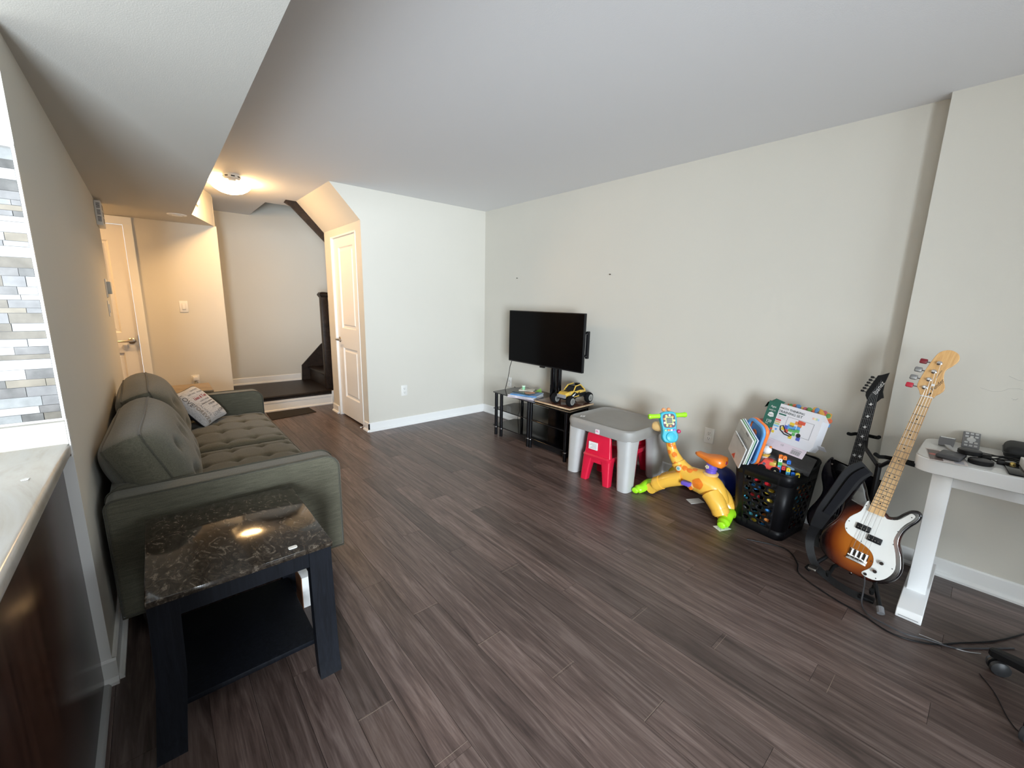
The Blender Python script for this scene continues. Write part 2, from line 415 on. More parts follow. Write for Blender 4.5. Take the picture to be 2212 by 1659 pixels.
# local frame after the turn: +y points to world -x, -x points to world -y ... the face looks towards the camera
panel_door(d2, .39, 2.03, .02, [(-.27, .27, 1.0, 1.88), (-.27, .27, .22, .80)], DOORW)
lever(d2, (.02, -.335, .915), (0, 1, 0))
fin(B((.0, -.3905, .86), (.021, -.384, .97)), 'strike_plate', STEEL, d2)
fin(RB((.006, -.30, .835), (.0185, -.265, .885), .004), 'privacy_latch', PLATE, d2)
def casing(par, w0, h, wd, t):
    m = MB()
    prof = [(0, 0), (wd, 0), (wd, -t), (wd - .015, -t), (.012, -t * .6), (0, -t * .55)]
    for s in (-1, 1):
        m.prism([(s * (w0 + a), x) for a, x in prof], lambda u, v, d: (v, u, d), 0, h + .0)
    m.prism([(h + a, x) for a, x in prof], lambda u, v, d: (v, d, u), -(w0 + wd), w0 + wd)
    return fin(m, 'door_casing', WHITE, par, ang=20)
casing(d2, .393, 2.033, .068, .018)
jm = MB()
for s in (-1, 1): jm.box((0, min(s * .393, s * .405), 0), (.1, max(s * .393, s * .405), 2.04))
fin(jm, 'door_jamb', DOORW, d2)

# landing, stairs, newel and the trim board of the upper flight
ld = B((.645, YE + .005, .15), (XC + .25, YB, .19)); ld.rbox((.645, YE - .022, .160), (1.725, YE + .02, .19), .012, 3)
struct(ld, 'floor_landing', STAIRW)
rs = B((.645, YE + .005, 0), (1.76, YE + .04, .15)); struct(rs, 'wall_landing_riser', WHITE)
struct(B((.645, YE - .012, .138), (1.725, YE + .006, .160)), 'trim_1', STAIRW)
baseboard('baseboard_landing', (.645, YE + .005), (1.76, YE + .005), (0, -1), 0, [(0, 0), (.024, 0), (.024, .014), (.014, .02), (.012, .1), (.016, .105), (.016, .132), (0, .138)])
struct(B((1.722, YE - .014, .0), (1.80, YE + .03, .178)), 'trim_2', WHITE)
st = thing('staircase', 'dark stained wooden stairs rising to the right beside the landing', 'stairs', (1.70, 6.2, .19))
for i in range(5):
    fin(B((.02 + .25 * i, -.34, .19 * i), (.045 + .25 * i, .43, .19 * i + .165)), 'riser', STAIRW, st)
    fin(RB((-.005 + .25 * i, -.35, .19 * i + .165), (.30 + .25 * i, .43, .19 * (i + 1)), .01), 'tread', STAIRW, st)
fin(MB().prism([(-.09, 0), (-.08, .215), (.2, .51), (1.4, 1.44), (1.4, 0)], XZ, .405, .43), 'wall_stringer', STAIRW, st)
fin(MB().prism([(.03, 0), (.03, .13), (.25, .36), (1.4, 1.23), (1.4, 0)], XZ, -.38, -.345), 'stringer', STAIRW, st)
nw = thing('newel_post', 'dark square newel post with flat cap at the foot of the stairs', 'post', (1.735, 5.79, .19))
fin(RB((-.042, -.042, 0), (.042, .042, 1.225), .004), 'post', STAIRW, nw)
fin(MB().loft([[(s * x, t * x, z) for s, t in ((-1, -1), (1, -1), (1, 1), (-1, 1))] for x, z in ((.044, 1.2), (.06, 1.225), (.06, 1.24), (.045, 1.262), (.01, 1.27))]), 'cap', STAIRW, nw, ang=20)
fin(MB().rbox((.04, -.025, -.028), (1.3, .025, .028), .01, 2, Matrix.Translation((0, 0, 1.08)) @ Matrix.Rotation(R_(-37), 4, 'Y')), 'handrail', STAIRW, nw)
sb = MB().prism([(1.245, 2.399), (1.262, 2.425), (1.375, 2.425), (1.672, 2.137), (1.672, 2.003), (1.655, 2.018), (1.31, 2.366)], XZ, 5.302, 5.335)
sb.prism([(1.645, 2.0), (1.672, 2.0), (1.672, 2.14), (1.655, 2.14)], XZ, 5.292, 5.302)
struct(sb, 'trim_stair_stringer', STAIRW)

# ------------------------------------------------------------------ kitchen corner
TILES = [M('tile_white', (.33, .33, .33), .3, spec=.12, noise=.06, nscale=30), M('tile_pearl', (.22, .225, .225), .28, spec=.12, noise=.15, nscale=40), M('tile_grey', (.10, .096, .092), .4, spec=.12, noise=.35, nscale=25),
         M('tile_taupe', (.135, .12, .10), .45, spec=.12, noise=.3, nscale=20), M('tile_beige', (.20, .175, .14), .45, spec=.12, noise=.2, nscale=18), M('tile_smoke', (.125, .118, .114), .35, spec=.12, noise=.35, nscale=22), M('tile_lilac', (.17, .165, .165), .4, spec=.12, noise=.2, nscale=25)]
fin(B((-.95, YK - .005, .99), (XL - .004, YK, 1.775)), 'grout', M('grout', (.16, .155, .15), .8), wk)
z = .992; rnd = random.Random(4)
while z < 1.765:
    hgt = rnd.choice((.015, .023, .030, .023)); hgt = min(hgt, 1.773 - z)
    x = XL - .006 - rnd.choice((0, 0, .0))
    first = True
    while x > -.95:
        ln = rnd.choice((.045, .08, .11, .15)) * (rnd.uniform(.4, 1) if first else 1); first = False
        mt = rnd.choices(TILES, (3, 2, 2, 2, 3, 2, 2))[0]
        pr = rnd.uniform(.008, .011)
        fin(B((max(x - ln, -.95), YK - pr, z), (x - .0012, YK - .004, z + hgt - .0012)), 'tile', mt, wk)
        x -= ln
    z += hgt
fin(B((XL - .006, YK - .013, .985), (XL + .001, YK + .001, 1.778)), 'edge_trim', WHITE, wk)
struct(RB((-.95, YK - .013, 1.775), (XL + .001, YK, 1.784), .002), 'trim_3', WHITE)
struct(B((-.275, YK - .005, .09), (XL + .001, YK - .0005, .868)), 'trim_5', WHITE)
cb = thing('kitchen_cabinet', 'glossy dark brown cabinet end panel under the pale worktop', 'cabinet', (-.265, 1.0, 0))
BROWN = wood('cabinet_brown', (.022, .010, .007), (.040, .019, .013), (.062, .030, .020), (9, 9, .8), .26, False, .03, .35)
fin(B((-.6, -1.2, .0), (-.02, .885, .87)), 'carcass', BROWN, cb)
fin(RB((-.02, -.32, .0), (0, .885, .87), .002), 'end_panel', BROWN, cb)
fin(RB((-.02, -1.2, .0), (0, -.325, .87), .002), 'end_panel', BROWN, cb)
fin(MB().prism([(0, 0), (.018, 0), (.018, .006), (.012, .016), (0, .018)], XZ, -1.2, .862), 'shoe_moulding', M('shoe_grey', (.36, .36, .36), .4), cb)
SLAB = marble('pale_worktop', [(.3, (.40, .35, .28)), (.45, (.52, .49, .44)), (.6, (.56, .55, .53)), (.75, (.46, .43, .38))], (5, 1.6, 5), .22, 1.2)
wt = thing('worktop', 'cream marbled kitchen worktop with rounded edge and upstand', 'worktop', (-.6, 1.0, .87))
fin(MB().rbox((-.35, -1.25, 0), (.363, .888, .04), .012, 3), 'slab', SLAB, wt)
fin(RB((-.35, .868, .035), (.361, .888, .112), .004), 'upstand', SLAB, wt)
struct(B((XL - .0005, YK - .024, .865), (XL + .003, YK - .0005, .985)), 'trim_4', WHITE)
tag(fin(MB().prism([(0, 0), (.012, .003), (.014, .013), (.006, .018), (-.003, .01)], XY, 0, .0012), 'paper_scrap', PAPER, None, (-.292, 1.545, .9105)), 'tiny torn white paper scrap on the worktop near its edge', 'paper')
tag(fin(RB((-.08, -.02, 0), (.02, .03, .012), .003), 'soap_dish', PLATE, None, (-.372, 1.615, .9105)), 'white tray edge peeking in on the worktop at the left', 'tray')

# ------------------------------------------------------------------ hall fixtures
GLOW = M('lamp_glass', (.9, .85, .75), .4, emit=(1.0, .61, .26), estr=66.0)
lf = thing('ceiling_light', 'lit frosted glass dome light on the hall ceiling', 'lamp', (.70, 4.86, H))
fin(MB().lathe([(.001, 0), (.11, 0), (.115, -.012), (.10, -.022), (.001, -.022)], (0, 0, 0)), 'base', STEEL, lf)
fin(MB().lathe([(.165, -.028), (.158, -.045), (.135, -.07), (.095, -.095), (.045, -.11), (.001, -.114)], (0, 0, 0), 'z', 32), 'dome', GLOW, lf)
for k in range(3):
    a = R_(200 + 120 * k); t = MB().tube([(.1 * math.cos(a), .1 * math.sin(a), -.01), (.172 * math.cos(a), .172 * math.sin(a), -.018), (.174 * math.cos(a), .174 * math.sin(a), -.04)], .004, 6)
    fin(t, 'clip', STEEL, lf)
lf2 = thing('ceiling_light', 'second dome light in the side hall behind the left wall', 'lamp', (-.78, 5.0, SOF))
fin(MB().lathe([(.001, 0), (.09, 0), (.095, -.012), (.001, -.018)], (0, 0, 0)), 'base', STEEL, lf2)
fin(MB().lathe([(.13, -.02), (.125, -.035), (.105, -.058), (.07, -.076), (.03, -.085), (.001, -.086)], (0, 0, 0), 'z', 28), 'dome', M('lamp_glass_hall', (.9, .85, .75), .4, emit=(1.0, .58, .23), estr=62.0), lf2)
sd = thing('smoke_detector', 'round white smoke detector on the ceiling in front of the dome light', 'smoke detector', (.676, 4.60, H))
fin(MB().lathe([(.001, 0), (.068, 0), (.068, -.012), (.064, -.034), (.052, -.042), (.03, -.043), (.026, -.052), (.001, -.054)], (0, 0, 0), 'z', 28), 'housing', PLATE, sd)
for k in range(8):
    a = R_(45 * k); fin(MB().rbox((-.014, -.0015, -.005), (.014, .0015, .005), .001, 1, Matrix.Rotation(a, 4, 'Z') @ Matrix.Translation((0, -.0655, -.022))), 'slot', DARKHOLE, sd)
cv = thing('ceiling_vent', 'round white supply vent under the lowered hall ceiling', 'vent', (.29, 5.12, SOF))
fin(MB().lathe([(.001, 0), (.075, 0), (.073, -.006), (.055, -.010), (.05, -.006), (.001, -.006)], (0, 0, 0), 'z', 28), 'ring', PLATE, cv)
fin(MB().lathe([(.001, -.006), (.04, -.008), (.035, -.014), (.001, -.016)], (0, 0, 0), 'z', 24), 'disc', PLATE, cv)
# round alarm on the slanted soffit face
fa = (Vector((.628, YE, 0)) - Vector((.393, 5.01, 0))).normalized(); fn_ = Vector((fa.y, -fa.x, 0))
p0 = Vector((.393, 5.01, 2.28)) + fa * .17 + fn_ * .001
al = thing('wall_alarm', 'round white alarm on the slanted bulkhead face by the hall ceiling', 'alarm', mat=frame(p0, fa, Vector((0, 0, 1))))
fin(MB().lathe([(.001, 0), (.062, 0), (.062, .012), (.05, .02), (.001, .022)], (0, 0, 0), 'z', 26), 'housing', PLATE, al)
fin(MB().lathe([(.001, .021), (.02, .0225), (.001, .024)], (0, 0, 0), 'z', 16), 'button', M('plate_grey', (.55, .54, .52), .5), al)
# chime/vent box on the left wall
vb = thing('door_chime', 'white slotted chime box high on the left wall under the soffit', 'chime', (XL, 4.86, 2.0))
fin(RB((0, -.13, -.095), (.04, .13, .09), .006), 'cover', PLATE, vb)
for zz in (.05, 0, -.05):
    for k in range(5): fin(B((.012, -.1318 + 0 * k, zz - .016 + .008 * k), (.033, -.129, zz - .0125 + .008 * k)), 'slot', DARKHOLE, vb)
    for k in range(5): fin(B((.0385, -.05, zz - .016 + .008 * k), (.0408, .05, zz - .0125 + .008 * k)), 'slot', DARKHOLE, vb)
th = thing('thermostat', 'small grey thermostat on the left wall beside the hall door', 'thermostat', (XL, 4.62, 1.42))
fin(RB((0, -.055, -.07), (.008, .055, .07), .003), 'back_plate', PLATE, th)
fin(RB((.006, -.045, -.045), (.032, .045, .05), .006), 'body', M('plate_blue_grey', (.42, .46, .48), .4), th)
lp = thing('left_wall_switch_plate', 'thin white switch plate on the left wall below the thermostat', 'switch', (XL, 4.53, 1.265))
lp.name = 'switch_plate'
fin(RB((0, -.04, -.06), (.006, .04, .06), .002), 'plate', PLATE, lp); fin(RB((.004, -.016, -.033), (.012, .016, .033), .002), 'rocker', PLATE, lp)

def plate(name, label, cat, m, kind):
    t = thing(name, label, cat, mat=m)   # local x across, y up, z out of the wall
    fin(RB((-.036, -.059, 0), (.036, .059, .006), .0025), 'plate', PLATE, t)
    if kind == 'switch':
        fin(RB((-.017, -.034, .005), (.017, .034, .0075), .001), 'rocker_frame', M('rocker_cream', (.66, .63, .57), .4), t)
        fin(RB((-.013, -.030, .006), (.013, .030, .012), .002), 'rocker', PLATE, t)
    else:
        for s in (-1, 1):
            f = fin(RB((-.017, s * .021 - .015, .005), (.017, s * .021 + .015, .008), .002), 'socket', PLATE, t)
            for dx in (-.0065, .0065): fin(B((dx - .0012, s * .021 - .002, .0078), (dx + .0012, s * .021 + .008, .0084)), 'slot', DARKHOLE, f)
            fin(MB().lathe([(.0001, .0078), (.0028, .0078), (.0028, .0084), (.0001, .0084)], (0, s * .021 - .009, 0), 'z', 8), 'slot', DARKHOLE, f)
    for s in (-1, 1): fin(MB().lathe([(.0001, .006), (.003, .006), (.0025, .0072), (.0001, .0072)], (0, s * (.050 if kind == 'switch' else 0.048), 0), 'z', 8), 'screw', PLATE, t)
    return t
FRW = lambda x, y, z: frame((x, y, z), (0, -1, 0), (0, 0, 1))      # on the right wall
FBW = lambda x, y, z: frame((x, y, z), (1, 0, 0), (0, 0, 1))       # on walls facing the camera
plate('light_switch', 'cream rocker light switch on the warm lit hall wall', 'switch', FBW(.282, YE, 1.26), 'switch')
plate('wall_outlet', 'double outlet on the right wall above the toy giraffe', 'outlet', FRW(XR, 1.32, .415), 'outlet')
plate('wall_outlet', 'double outlet on the wall behind the glass television stand', 'outlet', FRW(XR, 3.68, .455), 'outlet')
plate('wall_outlet', 'double outlet low on the bright back wall beside the closet', 'outlet', FBW(2.045, YC, .40), 'outlet')
ho = plate('wall_outlet', 'outlet holding the plug in freshener low on the hall wall', 'outlet', FBW(.305, YE, .465), 'outlet')
af = thing('air_freshener', 'white plug in air freshener with clear oil bottle in the hall', 'air freshener', (.305, YE - .009, .465))
fin(RB((-.024, -.045, .0), (.024, 0, .05), .008), 'body', PLATE, af)
fin(MB().lathe([(.001, -.06), (.017, -.06), (.018, -.02), (.009, -.005), (.009, .004), (.001, .004)], (0, -.026, 0), 'z', 14), 'bottle', M('oil_glass', (.55, .52, .42), .1, trans=.5), af)
fin(MB().lathe([(.001, .05), (.012, .05), (.012, .058), (.001, .058)], (0, -.022, 0), 'z', 12), 'dial', PLATE, af)
# picture nails
for yy, zz, lb in ((3.58, 1.645, 'picture nail in the right wall above the television'), (2.33, 1.643, 'picture nail in the right wall right of the television')):
    t = thing('nail', lb, 'nail', (XR, yy, zz)); fin(MB().lathe([(.001, 0), (.0022, 0), (.0022, -.012), (.006, -.0125), (.006, -.015), (.001, -.015)], (0, 0, 0), 'x', 8), 'shank', M('nail_dark', (.08, .07, .06), .4, metal=.8), t)
# pencil scribbles low on the chase wall
for i, (lab, pts) in enumerate((('faint grey pencil scribble on the wall above the desk', [(.02, 1.02), (-.02, 1.008), (-.05, 1.014), (-.07, 1.03), (-.10, 1.035), (-.12, 1.03), (-.15, 1.045)]),
                                ('short grey pencil stroke on the wall at the right edge above the desk', [(-.06, 1.09), (-.09, 1.075), (-.13, 1.07)]),
                                ('small grey scuff low in the scribbles on the wall above the desk', [(-.085, .985), (-.10, .98), (-.105, .988), (-.09, .978)]),
                                ('tiny dark scuff on the chase wall near its left corner', [(.262, 1.397), (.257, 1.394)]))):
    fin(MB().tube([(0, a, b) for a, b in pts], .0006, 5, sx=1, sy=1), 'pencil_mark', M('pencil', (.46, .45, .42), .9), None, (XS - .0003, 0, 0))
    tag(bpy.context.scene.objects[col.objects[-1].name], lab, 'scuff')
# door mat
dm = tag(fin(MB().prism([(.925, 5.24), (1.43, 5.325), (1.415, 5.61), (.94, 5.605)], XY, 0, .007), 'door_mat', M('mat_dark', (.016, .013, .012), .95, bump=.5), None, bev=.003), 'thin dark door mat on the floor before the landing step', 'mat')
me = dm.data

# ------------------------------------------------------------------ sofa
def fabric(name, c, scale=420):
    if name in MATS: return MATS[name]
    m = bpy.data.materials.new(name); m.use_nodes = True; MATS[name] = m
    nt = m.node_tree; b = nt.nodes['Principled BSDF']; L = nt.links.new
    tc = node(nt, 'ShaderNodeTexCoord')
    outs = []
    for sc in ((scale, 60, scale), (16, scale, 260)):
        mp = node(nt, 'ShaderNodeMapping'); mp.inputs['Scale'].default_value = sc; L(tc.outputs['Object'], mp.inputs[0])
        n = node(nt, 'ShaderNodeTexNoise'); n.inputs['Scale'].default_value = 1; n.inputs['Detail'].default_value = 2; L(mp.outputs[0], n.inputs[0]); outs.append(n)
    ad = node(nt, 'ShaderNodeMath', operation='ADD'); L(outs[0].outputs[0], ad.inputs[0]); L(outs[1].outputs[0], ad.inputs[1])
    mr = node(nt, 'ShaderNodeMapRange'); L(ad.outputs[0], mr.inputs[0]); mr.inputs['From Min'].default_value = .7; mr.inputs['From Max'].default_value = 1.3; mr.inputs['To Min'].default_value = .72; mr.inputs['To Max'].default_value = 1.28
    sc = node(nt, 'ShaderNodeVectorMath', operation='SCALE'); sc.inputs[0].default_value = c; L(mr.outputs[0], sc.inputs['Scale']); L(sc.outputs[0], b.inputs['Base Color'])
    b.inputs['Roughness'].default_value = .95; b.inputs['Sheen Weight'].default_value = .25; b.inputs['Specular IOR Level'].default_value = .15
    bp = node(nt, 'ShaderNodeBump'); bp.inputs['Strength'].default_value = .35; bp.inputs['Distance'].default_value = .001; L(ad.outputs[0], bp.inputs['Height']); L(bp.outputs[0], b.inputs['Normal'])
    return m
SOFA = fabric('sofa_fabric', (.098, .092, .066))
PIPE = fabric('sofa_piping', (.062, .058, .043))
sofa = thing('sofa', 'grey green fabric sofa with tufted seat along the left wall', 'sofa', (.21, 3.12, 0))
SX, SY = .21, 3.12                                  # part coordinates below are world, shifted to the sofa origin
def S(mb): return mb.xf(Matrix.Translation((-SX, -SY, 0)))
x0, x1 = -.212, .652
def arm(y0, y1):
    prof = []
    for cx, cz, r, a0, a1 in ((x1 - .07, .605 - .07, .07, 0, 90), (x0 + .035, .605 - .035, .035, 90, 180)):
        for k in range(7):
            a = R_(a0 + (a1 - a0) * k / 6); prof.append((cx + r * math.cos(a), cz + r * math.sin(a)))
    prof += [(x0, .105), (x1, .10)]
    a = fin(S(MB().prism(prof, XZ, y0, y1)), 'arm', SOFA, sofa, bev=.012, bseg=3)
    for yy in (y0 + .003, y1 - .003):
        off = -.0 
        fin(S(MB().tube([(u, yy, v) for u, v in prof], .0045, 6, closed=True)), 'piping', PIPE, a)
arm(2.09, 2.205); arm(3.985, 4.10)
fin(S(B((x0 + .03, 2.205, .11), (x1 - .05, 3.985, .29))), 'base', SOFA, sofa)
bprof = [(x0 + .005, .12), (x0 + .005, .56)] + [(x0 + .065 + .06 * math.cos(R_(180 - 180 * k / 8)), .56 + .06 * math.sin(R_(180 - 180 * k / 8))) for k in range(9)] + [(x0 + .125, .5), (x0 + .16, .3), (x0 + .16, .12)]
bk = fin(S(MB().prism(bprof, XZ, 2.205, 3.985)), 'back_frame', SOFA, sofa)
fin(S(MB().tube([(u, 2.21, v) for u, v in bprof], .004, 6, closed=True)), 'piping', PIPE, bk)
for xx, yy in ((x0 + .07, 2.17), (x1 - .07, 2.17), (x0 + .07, 4.02), (x1 - .07, 4.02)):
    fin(S(MB().lathe([(.001, 0), (.013, 0), (.02, .11), (.001, .11)], (xx, yy, 0), 'z', 12)), 'leg', M('dark_leg', (.02, .014, .01), .4), sofa)
# tufted seat cushions
def dimple(d, r, depth): return depth * math.exp(-(d / r) ** 2)
def seat(y0, y1):
    nx, ny = 44, 56; tx = [.14 + .155 * i for i in range(4)]; ty = [y0 + (y1 - y0) * (i + .5) / 4 for i in range(4)]
    X0, X1 = -.06, .648; rings = []; m = MB()
    def hz(x, y):
        e = min(x - X0, X1 - x, y - y0, y1 - y); z = .437 - .035 * math.exp(-(max(e, 0) / .022) ** 1.3)
        z += .018 * math.sin(math.pi * (y - y0) / (y1 - y0)) * math.sin(math.pi * (x - X0) / (X1 - X0))
        for a in tx:
            for b in ty: z -= dimple(math.hypot((x - a), (y - b)), .024, .026)
        for b in ty:
            if tx[0] - .05 < x < tx[-1] + .05: z -= .005 * math.exp(-((y - b) / .006) ** 2)
        for a in tx: z -= .006 * math.exp(-((x - a) / .007) ** 2)
        return z
    vs = [(X0 + (X1 - X0) * i / nx, y0 + (y1 - y0) * j / ny, hz(X0 + (X1 - X0) * i / nx, y0 + (y1 - y0) * j / ny)) for i in range(nx + 1) for j in range(ny + 1)]
    fs = [(i * (ny + 1) + j, (i + 1) * (ny + 1) + j, (i + 1) * (ny + 1) + j + 1, i * (ny + 1) + j + 1) for i in range(nx) for j in range(ny)]
    m.add(vs, fs)
    rim = [(i, 0) for i in range(nx)] + [(nx, j) for j in range(ny)] + [(i, ny) for i in range(nx, 0, -1)] + [(0, j) for j in range(ny, 0, -1)]
    o = len(m.v); vb = []
    for i, j in rim:
        p = vs[i * (ny + 1) + j]; vb.append((p[0], p[1], .285))
    m.add(vb, []); n = len(rim)
    for k in range(n):
        a = rim[k][0] * (ny + 1) + rim[k][1]; b = rim[(k + 1) % n][0] * (ny + 1) + rim[(k + 1) % n][1]
        m.f.append((a, b, o + (k + 1) % n, o + k))
    s = fin(S(m), 'seat_cushion', SOFA, sofa, ang=60)
    for zz in (.402, .295):
        fin(S(MB().tube([(X0, y0 + .004, zz), (X1 - .01, y0 + .004, zz), (X1, y0 + .012, zz), (X1, y1 - .012, zz), (X1 - .01, y1 - .004, zz), (X0, y1 - .004, zz)], .0045, 6)), 'piping', PIPE, s)
    for a in tx:
        for b in ty: fin(S(MB().ball((a, b, hz(a, b) + .001), .009, 8, 6, (1, 1, .4))), 'button', PIPE, s)
seat(2.212, 3.092); seat(3.098, 3.978)
# loose back cushions: boxed, piped, tufted on the front
def outline(u, v, w, h, n=3.6):
    """map square [-1,1]^2 to a softened rectangle with slightly pulled-in sides"""
    k = 1 - .045 * (1 - abs(v) ** 1.5) * abs(u) ** 6
    q = 1 - .05 * (1 - abs(u) ** 1.5) * abs(v) ** 6
    return u * w / 2 * k * (1 - .05 * abs(v) ** 8 * abs(u) ** 8), v * h / 2 * q * (1 - .05 * abs(u) ** 8 * abs(v) ** 8)
def cushion(w, h, te, bf, bb, n=28, tufts=(), depth=.03):
    """front (+z) and back sheets; te = edge thickness, bf/bb = crown of front and back"""
    m = MB(); N = n + 1
    def z(u, v, side):
        c = (max(0, 1 - u ** 4) ** .75) * (max(0, 1 - v ** 4) ** .75)
        zz = te / 2 + (bf if side > 0 else bb) * c
        if side > 0:
            for a, b in tufts: zz -= depth * math.exp(-((u - a) ** 2 * w * w + (v - b) ** 2 * h * h) / 4 / .028 ** 2)
        return zz * side
    for side in (1, -1):
        vs = []
        for i in range(N):
            for j in range(N):
                u, v = math.sin(math.pi / 2 * (-1 + 2 * i / n)), math.sin(math.pi / 2 * (-1 + 2 * j / n)); x, y = outline(u, v, w, h); vs.append((x, y, z(u, v, side)))
        m.add(vs, [(i * N + j, (i + 1) * N + j, (i + 1) * N + j + 1, i * N + j + 1) for i in range(n) for j in range(n)])
    rim = [i * N for i in range(n)] + [n * N + j for j in range(n)] + [i * N + n for i in range(n, 0, -1)] + [j for j in range(n, 0, -1)]
    if te > .004:
        L = len(rim); rr = []
        for q, bl in ((.36, .018), (.13, .030), (-.13, .030), (-.36, .018)):
            o = len(m.v); rr.append(o)
            for k in rim:
                p = m.v[k]; d = Vector((p[0], p[1], 0)); dn = d.normalized() * bl
                m.add([(p[0] + dn.x, p[1] + dn.y, te * q)], [])
        for k in range(L):
            k2 = (k + 1) % L
            m.f.append((rim[k], rim[k2], rr[0] + k2, rr[0] + k)); m.f.append((rr[3] + k, rr[3] + k2, N * N + rim[k2], N * N + rim[k]))
            for q in range(3): m.f.append((rr[q] + k, rr[q] + k2, rr[q + 1] + k2, rr[q + 1] + k))
    else:
        for k in range(len(rim)): m.f.append((rim[k], rim[(k + 1) % len(rim)], N * N + rim[(k + 1) % len(rim)], N * N + rim[k]))
    return m, [m.v[k] for k in rim], [m.v[N * N + k] for k in rim]
def back_cushion(yc, tilt, xb, zc, wd, rz=0.0):
    tf = [(a, b) for a in (-.66, -.22, .22, .66) for b in (-.45, .3)]
    m, r1, r2 = cushion(wd, .40, .13, .095, .075, 30, tf, .035)
    mt = Matrix.Translation((xb - SX, yc - SY, zc)) @ Matrix.Rotation(R_(rz), 4, 'Z') @ frame((0, 0, 0), (0, 1, 0), (-math.sin(R_(tilt)), 0, math.cos(R_(tilt))))
    c = fin(m.xf(mt), 'back_cushion', SOFA, sofa, ang=60)
    for r in (r1, r2): fin(MB().tube([mt @ (Vector(p) * 1.0) for p in r], .005, 6, closed=True), 'piping', PIPE, c)
back_cushion(2.655, 22, -.06, .608, .88, -2); back_cushion(3.54, 20, -.055, .625, .86, 1)

# throw pillow with printed words
PRINT = fabric('pillow_print', (.56, .55, .56), 300)
m, r1, r2 = cushion(.315, .315, .0, .05, .045, 24)
pc = [Vector((.06, 4.0, .66)), Vector((.20, 4.0, .72)), Vector((.41, 3.86, .47)), Vector((.23, 3.66, .43))]
pil = thing('throw_pillow', 'white throw pillow printed with love words leaning on the sofa', 'pillow', mat=frame((.205, 3.785, .573), (.542, .837, .077), (-.601, .322, .732)))
fin(m, 'cover', PRINT, pil, ang=70)
fin(MB().tube(r1, .003, 5, closed=True), 'seam', M('pillow_black', (.02, .02, .025), .9), pil)
mb_, _, rb_ = cushion(.315, .315, .0, .05, .045, 24)
nv = 25 * 25
bk = MB(); bk.v = [(p[0] * 1.01, p[1] * 1.01, p[2] - .002) for p in mb_.v[nv:]]; bk.c = [(1, 1, 1)] * nv; bk.f = [(i * 25 + j, (i + 1) * 25 + j, (i + 1) * 25 + j + 1, i * 25 + j + 1) for i in range(24) for j in range(24)]
fin(bk, 'back_cover', M('pillow_black', (.02, .02, .025), .9), pil, ang=70)
def on_pillow(p):
    u, v = max(-1, min(1, p.x / .1575)), max(-1, min(1, p.y / .1575))
    return Vector((p.x, p.y, .05 * max(0, 1 - u ** 4) ** .75 * max(0, 1 - v ** 4) ** .75 + .0012 + p.z))
GREYT = M('print_grey', (.16, .15, .15), .9); REDT = M('print_red', (.42, .03, .04), .9); TAN = M('print_tan', (.27, .22, .17), .9); PALE = M('print_pale', (.33, .33, .34), .9)
for s, sz, x, y, mt, sx, rz_ in (('LOVE', .046, -.108, .062, GREYT, 1, -90), ('Unini & Toni', .036, .018, .045, REDT, .78, 0), ('FOREVER', .040, -.100, -.072, TAN, .95, -90), ('LOVE', .034, .085, -.105, GREYT, .9, 0), ('LOVE', .040, .015, -.115, PALE, .9, 0),
                        ('FOREVER & ALWAYS', .015, .03, -.012, GREYT, 1, 0), ('ALWAYS', .020, .08, .085, PALE, 1, 0), ('TOGETHER', .018, .05, .115, PALE, 1, 0), ('HAPPY EVER', .015, -.02, .09, PALE, 1, 0), ('LOVE FOREVER', .016, .03, .012, PALE, 1, 0), ('ALWAYS', .026, -.06, -.06, PALE, 1, -90), ('FOREVER', .020, .055, -.035, GREYT, 1, 0), ('LOVE & KISS', .016, .06, -.065, PALE, 1, 0)):
    text(s, sz, mt, pil, Matrix.Translation((x, y, 0)) @ Matrix.Rotation(R_(rz_), 4, 'Z'), 'print', .0003, on_pillow, .25 if mt is REDT else 0, sx)

# ------------------------------------------------------------------ end table beyond the sofa
et = thing('end_table', 'small tan wooden end table between the sofa and the hall', 'table', (.14, 4.42, 0))
TANW = wood('tan_wood', (.16, .11, .06), (.24, .17, .10), (.32, .24, .15), (4, 16, 16), .45, False)
fin(RB((-.2, -.2, .585), (.2, .19, .605), .004), 'top', TANW, et)
fin(B((-.18, -.18, .5), (.18, .17, .585)), 'apron', TANW, et)
for sx in (-1, 1):
    for sy in (-1, 1): fin(B((sx * .17 - .018, sy * .165 - .018, 0), (sx * .17 + .018, sy * .165 + .018, .585)), 'leg', TANW, et)

# ------------------------------------------------------------------ side table
tb = thing('side_table', 'black side table with dark marbled top against the sofa arm', 'table', (.154, 1.727, 0))
MARB = marble('dark_marble', [(.25, (.004, .0035, .003)), (.42, (.016, .012, .009)), (.52, (.034, .026, .019)), (.585, (.05, .04, .03)), (.63, (.17, .14, .11)), (.68, (.03, .024, .018)), (.8, (.008, .007, .006))], (26, 15, 26), .09, 2.2)
BLKW = wood('black_wood', (.003, .0035, .005), (.005, .006, .009), (.008, .0095, .014), (60, 60, 4), .55, False, .2, .15)
fin(RB((-.254, -.293, .510), (.254, .293, .530), .003), 'top', MARB, tb)
fin(B((-.225, -.262, .44), (.225, -.242, .510)), 'apron', BLKW, tb); fin(B((-.225, .242, .44), (.225, .262, .510)), 'apron', BLKW, tb)
fin(B((-.235, -.25, .44), (-.215, .25, .510)), 'apron', BLKW, tb); fin(B((.215, -.25, .44), (.235, .25, .510)), 'apron', BLKW, tb)
fin(RB((-.20, -.215, .085), (.20, .25, .105), .003), 'shelf', BLKW, tb)
